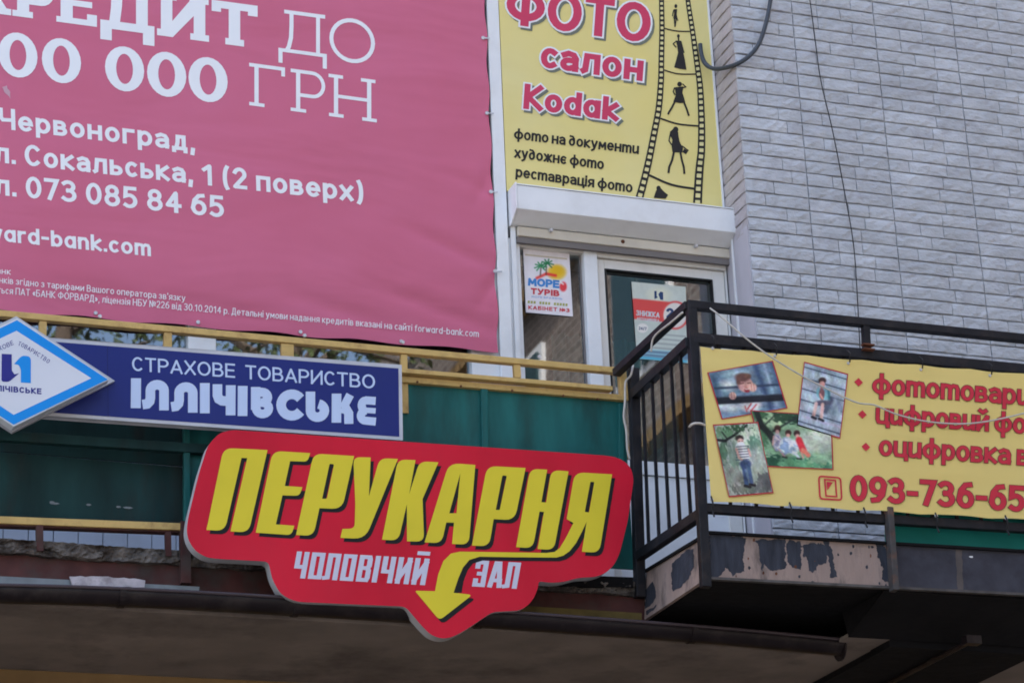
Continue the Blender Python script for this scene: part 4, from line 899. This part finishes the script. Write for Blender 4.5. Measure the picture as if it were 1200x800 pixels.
# brackets that carry the signs
MB().bar(PY(300,600,G+.0), PY(300,600,RSY+.07), .04, .04).obj('bracket', BLACKM, RS); MB().bar(PY(640,620,G+.0), PY(640,620,RSY+.07), .04, .04).obj('bracket', BLACKM, RS)
MB().bar(PY(150,450,G+.0), PY(150,450,BSY+.055), .04, .04).obj('bracket', BLACKM, BS); MB().bar(PY(430,480,G+.0), PY(430,480,BSY+.055), .04, .04).obj('bracket', BLACKM, BS)
MB().bar(PY(20,440,DSY+.145), PY(20,440,DSY+.06), .04, .04).obj('bracket', BLACKM, DS)

# ---------------- black balcony
BB = thing('black_balcony', 'black steel balcony cage on a peeling concrete slab, right', 'balcony', (5.5,FR,4.7))
def fp(x, y, o_=0): return PY(x, y, FR-o_)
def g2(x, y): return PY(x, y, G-.02)
xc = fp(812,400).x
def frontbar(nm, p, q, wd, ht, m=BLACKM): return MB().bar(p, q + (q-p).normalized()*1.3, wd, ht).obj(nm, m, BB, bevel=.003)
frontbar('top_rail', fp(806,357.5), fp(1200,397), .045, .040)
frontbar('upper_rail', fp(812,397), fp(1200,433.5), .045, .052)
frontbar('lower_rail', fp(826,595.5), fp(1200,619), .04, .044)
MB().bar(fp(827,688), fp(809.5,353), .042, .046, up=(1,0,0)).obj('corner_post', BLACKM, BB, bevel=.004)
MB().bar(g2(750,700), g2(742,432), .045, .05, up=(1,0,0)).obj('wall_post', BLACKM, BB, bevel=.004)
MB().bar(g2(722,437), fp(807,357.5), .042, .040).obj('side_top_rail', BLACKM, BB, bevel=.003)
MB().bar(g2(742,463), fp(808,401), .042, .050).obj('side_upper_rail', BLACKM, BB, bevel=.003)
MB().bar(g2(748,652), fp(822,602), .042, .048).obj('side_lower_rail', BLACKM, BB, bevel=.003)
tA, tB = g2(742,463), fp(808,401); bA, bB = g2(748,652), fp(822,602)
for k in range(1, 6):
    t = k/6.0+.01; MB().bar(bA.lerp(bB, t), tA.lerp(tB, t), .0135, .0135, up=(1,0,0)).obj('baluster', BLACKM, BB)
# front balusters behind the banner
pA, pB = fp(812,397), fp(1200,433.5); qA, qB = fp(826,595.5), fp(1200,619)
for k in range(1, 24):
    t = k*.076; a_ = qA.lerp(qB, t); b_ = pA.lerp(pB, t); a_.x = b_.x = (a_.x+b_.x)/2; MB().bar(a_, b_, .0135, .0135, up=(1,0,0)).obj('baluster', BLACKM, BB)
MB().bar(fp(1015.5,409), fp(1013.5,375), .036, .034, up=(1,0,0)).obj('rail_stub', BLACKM, BB, bevel=.002)
sv = fp(1016,408,.03); tb = MB(); tb.bar(sv+Vector((-.03,-.012,-.012)), sv+Vector((.03,-.012,-.012)), .03, .006); tb.bar(sv+Vector((-.03,-.012,.012)), sv+Vector((.03,-.012,.012)), .03, .006); tb.obj('open_tube', RUST, BB)
MB().bar(fp(1048,692,.03), fp(1041,595,.03), .05, .03, up=(1,0,0)).obj('front_post', mat('worn_grey_steel', (.07,.065,.065), .6, .4, 12, dirt=(.2,.08,.04), dirt_amt=.6, dscale=10), BB, bevel=.003)
# slab
fa, fb = fp(829,624), fp(1200,646); ba, bb = fp(828,677), fp(1200,696.5)
dirx = 1.3/(fb.x-fa.x); fe = fa.lerp(fb, 1+dirx); be = ba.lerp(bb, 1+dirx)
ga_, gb_ = g2(757,668), g2(755,726)
xl = (fa.x+ga_.x)/2; print('slab corner x', fa.x, ga_.x, fa.z, ga_.z, ba.z, gb_.z)
V = [fa, fe, be, ba, ga_, Vector((fe.x,0,fe.z)), Vector((be.x,0,be.z)), gb_, Vector((ga_.x,0,ga_.z)), Vector((gb_.x,0,gb_.z))]
F = [(0,1,2,3)]
obj('front_fascia', [V[0],V[1],V[2],V[3]]+[p+Vector((0,.02,0)) for p in V[:4]], [(0,3,2,1),(4,5,6,7),(0,1,5,4),(2,3,7,6),(1,2,6,5),(3,0,4,7)], TAN, BB)
obj('side_fascia', [V[0],V[3],V[7],V[4]]+[p+Vector((.02,.0,0)) for p in (V[0],V[3],V[7],V[4])], [(0,1,2,3),(7,6,5,4),(0,4,5,1),(1,5,6,2),(2,6,7,3),(3,7,4,0)], TAN, BB)
zt2, zb2 = min(fa.z, fe.z)-.012, max(ba.z,gb_.z)+.01
core = MB(); core.box((xl+.022, FR+.022, zb2), (fe.x-.01, .1, zt2)); core.obj('slab_core', DARKSL, BB)
MB().bar(fp(829,624,.004), fp(829,624,.004).lerp(fp(1200,646,.004), 1+dirx), .03, .012).obj('drip_edge', DARKSL, BB)
MB().bar(fp(829,677.5,.002), fp(829,677.5,.002).lerp(fp(1200,696.5,.002), 1+dirx), .026, .012).obj('bottom_edge', mat('grey_edge', (.10,.09,.085), .9, .4, 12), BB)
MB().bar(g2(757,669), fp(828,626), .02, .014).obj('drip_edge', DARKSL, BB)
S6 = Sheet(FR, BB, .0006)
patches = [[(831,625),(856,627),(873,629),(871,655),(872,668),(858,675),(852,664),(842,676),(831,676)],
           [(886,632),(920,632),(921,655),(920,667),(905,669),(896,662),(892,670),(890,650)],
           [(922,633),(937,634),(939,645),(938,668),(930,666),(923,659)],
           [(941,638),(958,636),(970,640),(968,658),(958,662),(953,672),(947,668),(946,652),(941,650)],
           [(963,631),(972,633),(975,648),(979,664),(980,677),(973,676),(971,655),(966,641)],
           [(1023,634),(1036,634),(1040,650),(1044,683),(1036,682),(1034,665),(1030,650)]]
for i, pch in enumerate(patches): S6.emit('bare_patch', [([jag(jag(pch, 5, 1.5, i), 1.4, .7, i+20)],0)], SLATE, .5+i*.1)
rc = random.Random(12)
for i in range(26):
    pch = patches[rc.randrange(6)]; c = pch[rc.randrange(len(pch))]; cx, cy = c[0]+rc.gauss(0,4), min(675+(c[0]-829)*.05, max(629+(c[0]-829)*.06, c[1]+rc.gauss(0,4)))
    S6.emit('chip', [([jag(ell(cx,cy,rc.uniform(.6,1.9),rc.uniform(.8,2.6),k=7),2,.4,i)],0)], SLATE if i % 3 else RUST, 1.3+i*.02)
for i, c in enumerate(((997,648),(1016,664),(878,665),(870,648),(1000,640))): S6.emit('chip', [([jag(ell(c[0],c[1],1.6,2.2,k=8),2,.5,i)],0)], SLATE, .9)
S6.emit('dark_coat', [([jag([(1044,636),(1120,641),(1200,646.5),(1290,652),(1290,701),(1200,697),(1120,693),(1050,688.5)], 5, .6, 3)],0)], mat('charcoal_coating', (.052,.052,.066), .75, .3, 9, bump=.002, dirt=(.03,.028,.035), dirt_amt=.6, dscale=8), .3)
S6.emit('coat_edge', [([jag([(1120,643),(1127,644),(1129,692),(1122,692)], 4, .6, 5)],0)], mat('grey_brown_streak', (.10,.085,.08), .8, .3, 9), 1.2)
S6.emit('chip', [([jag(ell(1138,652,2.6,1.2,k=8),2,.4,8)],0)], PRINTW, 1.4)
# side patches lie on the side face
def sidept(x, y):
    n = (V[3]-V[0]).cross(V[4]-V[0]).normalized()
    if n.x > 0: n = -n
    d = ray(x, y); t = (V[0]-CAM).dot(n)/d.dot(n); return CAM + d*t + n*.002
def side_patch(poly, nm='bare_patch', m=SLATE):
    lp = jag(poly, 2.6, .9, len(poly)); P = [sidept(x, y) for x, y in lp]
    tr = [tuple(t) for t in tessellate_polygon([[Vector((x, y, 0)) for x, y in lp]])]
    tr = [t if (P[t[1]]-P[t[0]]).cross(P[t[2]]-P[t[0]]).x < 0 else t[::-1] for t in tr]
    obj(nm, P, tr, m, BB)
side_patch([(757,692),(761,686),(766,681),(769,690),(768,703),(762,710),(756,714)])
side_patch([(788,660),(797,652),(804,645),(813,642),(814,662),(806,680),(797,689),(789,692),(787,680)])
side_patch([(758,716),(770,708),(770,711),(757,721)])
# white tiles of the door wall, a teal board standing on the slab
tag(MB().prism([PY(1037,520,FR+.12), PY(1330,540,FR+.12), PY(1330,660,FR+.12), PY(1039,640,FR+.12)], .018).obj('teal_board', mat('teal_board', (.02,.26,.24), .5, .15, 5)), 'teal board standing on the black balcony behind the yellow banner', 'board')
# cantilever beams below
zbm = zb2-.035
xb0 = PZ(1044,746,zbm).x; xb1 = PZ(1166,784,zbm).x
print('beam', xb0, xb1, 'zb2', zb2, 'SOZ', SOZ)
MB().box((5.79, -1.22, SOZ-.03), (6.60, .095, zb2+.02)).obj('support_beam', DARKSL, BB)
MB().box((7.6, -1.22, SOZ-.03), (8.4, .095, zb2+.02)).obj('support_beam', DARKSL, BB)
MB().box((5.56,-1.24,SOZ+.001), (5.785,-1.021,SOZ+.02)).obj('soffit_board', SOFF, BB); MB().add([(5.56,-1.628,zb2-.004),(9,-1.628,zb2-.004),(9,-1.24,SOZ),(5.56,-1.24,SOZ),(5.56,-1.628,zb2-.03+.02),(9,-1.628,zb2-.01),(9,-1.2,zb2-.002),(5.56,-1.2,zb2-.002)],[(0,1,2,3),(4,7,6,5),(3,2,6,7),(0,3,7,4),(1,5,6,2),(0,4,5,1)]).obj('soffit_edge', DARKSL, BB); MB().box((6.605,-1.24,SOZ+.001), (7.59,-1.021,SOZ+.02)).obj('soffit_board', SOFF, BB)
CN = thing('conduit', 'thin dark conduit under the slab of the black balcony', 'conduit', (6.4,-.8,SOZ))
a_ = PZ(1125,757,SOZ-.045); MB().tube([(a_.x, a_.y-.1, a_.z), (a_.x, .09, a_.z)], .014, 8).obj('pipe', GUTM, CN); MB().box((a_.x-.04,a_.y-.14,a_.z-.02),(a_.x+.04,a_.y-.09,a_.z+.02)).obj('junction', GUTM, CN)

# ---------------- yellow banner on the balcony
YB2 = banner_mat('yellow_banner_vinyl', (.75,.56,.17), .007, .42, (.74,.60,.23))
YY = FR-.045
YN = thing('photo_services_banner', 'yellow photo services banner with four children photos tied to the railing', 'banner', PY(1000,590,YY))
cs = [PY(x,y,YY) for x,y in ((820.5,405.5),(833.5,588),(1200,609.5),(1200,437.5))]
ex = 1.35; TLc, BLc = cs[0], cs[1]; BRc = BLc.lerp(cs[2], ex); TRc = TLc.lerp(cs[3], ex)
nx_, nz_ = 80, 24; V = []; F = []
for j in range(nz_+1):
    for i in range(nx_+1):
        u_, v_ = i/nx_, j/nz_; p = TLc.lerp(TRc, u_).lerp(BLc.lerp(BRc, u_), v_)
        e = max(0, 1-v_*9); e2 = max(0, 1-(1-v_)*9)
        p = p + Vector((0, .0015*math.sin(u_*60)*(e+e2), -.006*abs(math.sin(u_*math.pi*8+.3))*e + .007*abs(math.sin(u_*math.pi*6+.2))*e2)); V.append(p)
for j in range(nz_):
    for i in range(nx_): a = j*(nx_+1)+i; F.append((a, a+nx_+1, a+nx_+2, a+1))
obj('vinyl_sheet', V, F, YB2, YN, True)
S7 = Sheet(YY, YN, .0035)
RD = mat('raspberry_print', (.58,.035,.06), .5, .05); DKR = mat('dark_outline_print', (.10,.05,.04), .5)
def outl_text(nm, s, p0, p1, h, wt, lean, **k):
    S7.emit('letter_outline', text_polys(s, p0, p1, (lean*h,-h), wt, grow=1.3/h, **k), DKR, 1); S7.emit(nm, text_polys(s, p0, p1, (lean*h,-h), wt, **k), RD, 2.4)
kk = {'gap': .085, 'space': .26}
outl_text(LN, 'фomomoварu', (1022,461), (1207,475.2), 25.5, .175, .03, **kk)
outl_text(LN, 'µuфровuй фo', (1026,496), (1202,508.3), 25.5, .175, .03, **kk)
outl_text(LN, 'оµuфровка в', (1030,533.5), (1206,545.5), 25.5, .175, .03, **kk)
outl_text('phone_number', '093-736-65', (996,586.4), (1201,599.6), 30.5, .205, .0, gap=.12)
for x, y in ((1006.3,447.6),(1010.7,485.3),(1014.8,523.3)): S7.emit('bullet', [([[(x-5.2,y-.4),(x,y-5),(x+5,y+.4),(x,y+5)]],0)], RD, 2)
S7.emit('phone_icon', [(('q', *expand(rounded([(959.5,557.5,4),(985,559.5,4),(986.5,585.5,4),(961,584,4)])+rounded([(959.5,557.5,4),(985,559.5,4),(986.5,585.5,4),(961,584,4)])[:1], 1.9)), 0), (('q', *expand([(966.5,561.5),(979,562.6),(980.5,581.5),(968,580.6),(966.5,561.5)], 1.8)), 1), ([[(968.5,564),(976,564.8),(969.5,574)]], 2)], RD, 2)
PH = attr_mat('photo_print')
FRM = mat('red_photo_border', (.46,.045,.055), .5)
def photo(quad, base, blobs, lay, seed, noise=.3):
    c = sum((Vector(q) for q in quad), Vector((0,0)))/4; big_ = [tuple(c+(Vector(q)-c)*1.0+(Vector(q)-c).normalized()*1.9) for q in quad]
    S7.emit('photo_border', [([big_],0)], FRM, lay)
    o = photo_print('printed_photo', quad, YY-.0035-(lay+1)*.0006, YN, base, blobs, PH, 120, noise, seed); return o
SK = (192,152,150)
photo([(830.4,437),(904.6,423.8),(921.4,477.4),(846.8,490)], (98,124,150), [
 ('e',(854,451,9,6),(190,204,212),7), ('e',(848,474,9,7),(176,194,204),6), ('e',(859,478,8,5),(186,200,208),5), ('e',(862,437,12,4),(150,174,192),6), ('l',(836,440,842,470,6),(64,88,118),5), ('l',(885,428,903,478,6),(58,78,112),4), ('l',(895,426,910,474,3.4),(140,164,190),3), ('l',(905,424,920,474,6),(70,94,130),4),
 ('e',(890,470,8,8),(120,146,176),6), ('l',(838,455,917,450.4,2.8),(48,60,84),1.6), ('e',(879,474.5,13,8),(196,204,214),3), ('e',(873.4,450.8,8.8,8.6),(198,156,154),1.6), ('e',(869.6,442,8.6,5.2),(84,62,60),2.2), ('e',(865,447,2.4,4.2),(92,68,64),1.6), ('e',(876,440.8,4,3),(104,80,74),1.6),
 ('l',(867,449.6,871,448.8,1.2),(96,62,62),1), ('l',(876,448.8,879.4,448.6,1.2),(96,62,62),1), ('e',(873.6,453.4,1.6,1.2),(176,124,124),1), ('e',(875.4,457.4,3.4,2.4),(120,44,56),1.2), ('l',(873.6,456,877.4,455.8,1.0),(215,205,205),.8),
 ('e',(882,454,4.6,4.8),(206,166,162),1.6), ('l',(880,450,881,458,.8),(150,104,104),.8), ('l',(883,450,884,458,.8),(156,110,110),.8),
 ('l',(841,469.6,917,465.4,8.2),(32,36,46),1.4), ('l',(841,465.6,917,461.6,1.0),(70,84,104),1), ('e',(858.4,463.6,4.2,4.4),(196,156,156),1.2), ('l',(857,460,857.6,466,.8),(140,98,100),.8), ('l',(859.8,460,860.4,466,.8),(140,98,100),.8),
 ('l',(876,479,880,473,1.6),(176,60,72),1), ('l',(880,481,886,474,1.4),(170,56,66),1), ('l',(873,476,875,482,1.4),(186,90,96),1)], 1, 2, .18)
photo([(880.4,481.4),(973,487.4),(975.4,549),(899.4,545.4)], (112,146,124), [
 ('s',(905,490,24,12),(150,178,150),3), ('e',(958,516,22,15),(182,198,190),9), ('s',(948,498,18,9),(134,164,140),3), ('s',(922,488,22,8),(44,70,56),3), ('s',(934,492,16,6),(38,60,50),2.5), ('s',(890,486,10,8),(60,96,70),3), ('s',(892,512,10,14),(70,110,84),3), ('s',(965,500,12,5),(100,140,110),3),
 ('l',(886,482,893,500,6.4),(34,42,44),1.6), ('l',(893,499,905,512,7),(38,44,46),1.8), ('l',(902,508,910,526,6),(42,50,50),2), ('l',(906,505,932,490,2.6),(40,48,50),1.4), ('l',(896,498,908,486,2.0),(46,56,54),1.2),
 ('e',(938,544,42,9),(58,112,92),4), ('s',(932,543,44,7),(92,146,116),2), ('s',(960,538,20,6),(130,166,140),3), ('s',(905,540,12,7),(40,80,66),3),
 ('e',(911,502.4,4,4.6),(58,40,42),1.4), ('e',(910.8,506,2.2,2.6),SK,1), ('e',(910.6,517.6,5.0,10),(190,184,200),1.8), ('s',(911,520,4.6,9),(128,132,166),1.2), ('l',(906.6,511,905.4,521,1.4),SK,1), ('l',(913,526,919,534,2.4),(170,140,150),1),
 ('e',(923.6,507.2,3.8,3.8),(62,42,44),1.2), ('e',(923.4,510.2,2.4,2.4),SK,1), ('e',(922,521.6,8.4,9.6),(176,194,208),1.8), ('s',(921,523,7.6,8),(120,142,176),1.2), ('e',(930.4,524,6,8.4),(196,206,216),1.8), ('s',(930,526,5,7),(138,160,188),1.2),
 ('e',(933.6,507.6,3.8,3.8),(58,40,42),1.2), ('e',(934.2,510.6,2.4,2.2),SK,1), ('l',(936,515.4,941,527,7.6),(182,44,58),1.6), ('l',(941,527,947,533,5),(200,112,100),1.8), ('l',(931,530,936,536,2.6),(186,196,206),1), ('l',(939,530,941,536,2),(180,130,130),1), ('l',(934,537,939,537.4,2),(40,44,46),1), ('l',(917,535,922,536,2),(44,48,50),1)], 3, 5, .18)
photo([(836.6,498.6),(887.6,495.6),(905.4,576),(854.8,580.6)], (138,156,150), [
 ('s',(876,508,16,14),(176,196,184),3), ('s',(850,508,16,9),(92,132,104),3), ('s',(884,520,9,10),(96,132,120),3), ('s',(846,530,8,14),(70,98,84),3), ('s',(860,536,8,16),(104,128,120),3), ('e',(886,543,8,16),(172,184,184),7), ('s',(888,548,9,20),(140,152,148),2.5), ('s',(858,560,14,13),(120,128,124),3), ('e',(870,574,30,7),(156,162,160),5), ('s',(880,572,26,8),(96,104,100),2.5), ('s',(896,565,10,14),(88,94,98),3),
 ('l',(841,515.4,850,516.6,3.2),(30,32,36),1), ('l',(850,516,860,510,3.0),(32,36,38),1), ('l',(860,510,875,498,2.6),(34,38,40),1), ('l',(852,514,846,506,1.4),(40,46,46),1), ('l',(862,508,864,500,1.2),(42,48,46),1), ('s',(864,501,16,4),(60,92,70),2),
 ('e',(866.4,513.4,5,3.8),(44,36,38),1.4), ('e',(867.6,517.6,3.7,4.2),SK,1.2), ('l',(865.6,517,867,516.8,.8),(80,56,56),.7), ('l',(869,516.6,870.2,516.6,.8),(80,56,56),.7),
 ('l',(868,524,872,536,12.5),(200,206,212),1.6)] + [('l',(863,523.4+i*3.1,877,522.4+i*3.1,1.1),(66,74,92),.9) for i in range(6)] + [
 ('l',(863,526,866,536,2.4),(188,150,146),1.2), ('l',(866,536,870,539,2.2),(188,150,146),1.2), ('l',(877,526,879.4,534,2.2),(186,148,144),1.2), ('e',(873.6,543.6,6.8,5.2),(62,80,116),1.6), ('l',(871.4,545,875,567,5.2),(54,72,110),1.4), ('l',(876.8,545,880.4,565,4.8),(66,86,124),1.4), ('l',(873.6,550,876,560,1.4),(96,118,152),1.4), ('l',(873,569,879,570.4,3.2),(34,32,38),1), ('l',(879,567.4,884.6,568.6,2.8),(38,34,40),1)], 5, 8, .2)
photo([(943.2,425.2),(992.8,439.2),(983.8,512),(935,497)], (138,158,180), [
 *[('l',(942-i*1.55,437+i*12.6,992-i*1.55,451+i*12.8,8),(158+6*(i%2),176,196),3) for i in range(6)], *[('l',(943-i*1.5,430+i*12.6,993-i*1.5,444.6+i*12.8,1.2),(52,62,84),.9) for i in range(7)],
 ('e',(979,478,9,12),(122,142,166),6), ('l',(941,488,984,500,2.4),(170,170,196),2),
 ('l',(967,482,974,468,6),(74,84,106),3), ('e',(963.6,445.8,4.6,3.8),(54,40,44),1.2), ('e',(963.4,450.2,3.4,3.6),(180,138,136),1.1), ('l',(963,453,962.6,456,2.4),(160,112,112),1), ('e',(967.6,461,5.4,7.4),(112,170,190),1.5), ('e',(959.4,460,2.6,6),(104,158,180),1.3), ('e',(963,461.4,3.2,7),(112,78,86),1.3), ('l',(961,462,964,467,2.2),(186,140,138),1), ('l',(971,458,971.6,468,2.2),(70,120,144),1.2),
 ('e',(963.6,472.2,9,3.2),(78,76,96),1.4), ('l',(956.4,473,953.4,486.6,4),(196,166,170),1.2), ('l',(964,474,962.4,489,4),(200,170,172),1.2), ('l',(951.6,488.4,956,490.4,3),(44,44,58),1), ('l',(959.8,490.6,964.4,492.8,3),(44,44,58),1)], 4, 9, .14)
# ties
for x, yt in ((835,401),(908,410),(994,418.5),(1079,426),(1160,433)):
    a_ = PY(x, yt-2, YY-.012); MB().tube(smoothpath([a_+Vector((0,.01,.03)), a_+Vector((0,-.022,.0)), a_+Vector((.003,-.004,-.035))], 3), .004, 6).obj('tie', TIEW, YN)
    bolt(YN, PY(x, yt+7, YY-.003), STEELW, .008, 'grommet', (0,-1,0), .004)
for x, yb in ((834,585),(926,592),(1013,598),(1097,604),(1179,607)):
    a_ = PY(x, yb+6, YY-.012); MB().tube(smoothpath([a_+Vector((0,.0,.04)), a_+Vector((0,-.015,.0)), a_+Vector((.002,.0,-.03)), a_+Vector((.004,-.01,-.06))], 3), .004, 6).obj('tie', TIEW, YN)
    bolt(YN, PY(x, yb, YY-.003), STEELW, .009, 'grommet', (0,-1,0), .004)

# ---------------- cords, cables and wires
def cable(nm, pts, r, m, label, cat, k=8, grp=None):
    return tag(MB().tube(smoothpath([PY(*p) for p in pts], k), r, 8).obj(nm, m, None, True), label, cat, grp)
cable('cord', [(832,361,FR-.03),(845,371,FR-.06),(875,397,FR-.075),(905,419,FR-.08),(945,443,FR-.08),(1000,470,FR-.08),(1025,474.5,FR-.08),(1050,485,FR-.08),(1085,493.5,FR-.08),(1125,496.5,FR-.08),(1160,493,FR-.08),(1200,484,FR-.08),(1250,470,FR-.08)], .0040, CORD, 'pale slack cord sagging from the corner post across the yellow banner', 'cord')
cable('rope', [(800,366,FR-.02),(786,378,FR+.08),(772,389,FR+.22),(765,398,FR+.28),(763,412,FR+.3)], .0052, CORD, 'short white rope wound along the sloping side rail of the black balcony', 'rope')
cable('wire', [(742,428,G-.06),(739,440,G-.07),(733,448,G-.07),(732.5,470,G-.07),(731,488,G-.07),(734,505,G-.07),(735,525,G-.07),(738,538,G-.07)], .0055, CORD, 'white electric wire hanging down beside the black wall post', 'wire')
cable('tie_wire', [(808,500,FR-.03),(812,496.5,FR-.06),(820,496,FR-.06),(826,498,FR-.05)], .006, CORD, 'white tie wire wrapped round the corner post at the edge of the yellow banner', 'wire')
cable('power_cable', [(908,-30,-.36),(903,0,-.36),(899,22,-.36),(891,48,-.36),(880,64,-.36),(864,75,-.33),(845,80.5,-.2),(834,80,-.12),(826,74,-.08),(822,64,-.07),(820.5,52,-.06)], .013, mat('grey_power_cable', (.06,.07,.085), .4, .1), 'thick dark power cable looping from the yellow sign over the brick corner', 'cable')
cable('wire', [(943,-30,-.335),(949,0,-.335),(955,45,-.335),(962,95,-.335),(976,155,-.335),(991,232,-.335),(1000,285,-.335),(1004,335,-.335),(1007,392,-.335),(1009,430,-.335)], .0032, CABLE, 'thin black wire hanging down the brick wall to the balcony rail', 'wire')
a_ = PY(1041,600,YY-.0); 

# ---------------- what the glass mirrors: the brick wing to the right, trees and a street behind the camera
def brick_tex(name, c1, c2, mo, sc):
    m = bpy.data.materials.new(name); m.use_nodes = True; n = m.node_tree.nodes; l = m.node_tree.links; geo = n.new('ShaderNodeNewGeometry'); sp = n.new('ShaderNodeSeparateXYZ'); cb = n.new('ShaderNodeCombineXYZ')
    l.new(geo.outputs['Position'], sp.inputs[0]); ad = n.new('ShaderNodeMath'); l.new(sp.outputs[0], ad.inputs[0]); l.new(sp.outputs[1], ad.inputs[1]); l.new(ad.outputs[0], cb.inputs[0]); l.new(sp.outputs[2], cb.inputs[1])
    bt = n.new('ShaderNodeTexBrick'); bt.inputs['Scale'].default_value = sc; bt.inputs['Color1'].default_value = (*c1,1); bt.inputs['Color2'].default_value = (*c2,1); bt.inputs['Mortar'].default_value = (*mo,1); bt.inputs['Mortar Size'].default_value = .025; l.new(cb.outputs[0], bt.inputs[0])
    l.new(bt.outputs[0], n['Principled BSDF'].inputs['Base Color']); n['Principled BSDF'].inputs['Roughness'].default_value = .9; return m
BRN = brick_tex('brown_brick', (.13,.095,.08), (.22,.165,.14), (.33,.30,.27), 2.6)
WG = thing('brick_wing', 'brown brick wing standing at a right angle right of the shop, out of view', 'building', (12,-14,0))
MB().box((10.5,-22.5,0), (18,-2.0,19)).obj('wall', BRN, WG)
MB().box((10.2,-22.8,19), (18.3,-1.7,19.3)).obj('roof', DARKSL, WG)
PAN = mat('far_window_glass', (.04,.08,.09), .15)
for z_ in (3.4, 7.0, 10.5, 13.6, 16.6): MB().box((10.3,-22.4,z_), (10.499,-2.1,z_+.14)).obj('ledge', OCHW, WG)
for y in range(-21, -3, 4):
    for z_ in (1.2, 4.6, 8.0, 11.4, 14.8):
        f_ = MB().box((10.44,y,z_), (10.499,y+1.7,z_+1.6)).obj('window', WHITE, WG); MB().box((10.40,y+.1,z_+.1), (10.439,y+.8,z_+1.5)).obj('pane', PAN, f_); MB().box((10.40,y+.9,z_+.1), (10.439,y+1.6,z_+1.5)).obj('pane', PAN, f_)
BARK = mat('bark', (.12,.09,.07), .95, .3, 12); LEAF = mat('willow_leaves', (.075,.10,.035), .7, .35, 3)
def tree(x, y, h, r, seed, label):
    rn = random.Random(seed); t = thing('tree', label, 'tree', (x,y,0), 'trees behind the street')
    tk = MB(); tk.tube([(x,y,0),(x+.1,y,h*.3),(x-.1,y+.1,h*.6),(x,y,h*.85)], .2, 10, rs=[.26,.2,.13,.05]); tips = []
    for i in range(14):
        z0 = h*rn.uniform(.3,.7); a = rn.uniform(0,6.28); L = r*rn.uniform(.6,1.0); e = Vector((x+math.cos(a)*L, y+math.sin(a)*L, z0+L*rn.uniform(.3,.9)))
        tk.tube([(x,y,z0), (x+math.cos(a)*L*.5, y+math.sin(a)*L*.5, z0+L*.4), e], .06, 6, rs=[.09,.05,.02]); tips += [e, Vector((x+math.cos(a)*L*.6, y+math.sin(a)*L*.6, z0+L*.5))]
    tk.obj('trunk', BARK, t)
    cr = MB()
    for e in tips:
        for c in range(3):
            q = e+Vector((rn.gauss(0,.5), rn.gauss(0,.5), rn.gauss(0,.45)))
            for k in range(60):
                p = q+Vector((rn.gauss(0,.28), rn.gauss(0,.28), rn.gauss(0,.3))); d = Vector((rn.uniform(-1,1), rn.uniform(-1,1), rn.uniform(-1.6,.2))).normalized()*rn.uniform(.10,.18); s_ = d.cross(Vector((rn.uniform(-1,1),rn.uniform(-1,1),rn.uniform(-1,1)))).normalized()*.03
                cr.add([p-s_, p+d*.5-s_*1.3+s_*2.6*0, p+d, p+s_+d*.4], [(0,1,2,3)])
    cr.obj('crown', LEAF, t)
tree(4.9,-17,19.0,3.2,1,'broad green tree across the street behind the camera, nearest the shop'); tree(8.3,-19,20,2.8,2,'green tree beside the brick wing, second from the shop'); tree(1.0,-19,18.0,3.0,4,'green tree across the street, farthest left of its row')
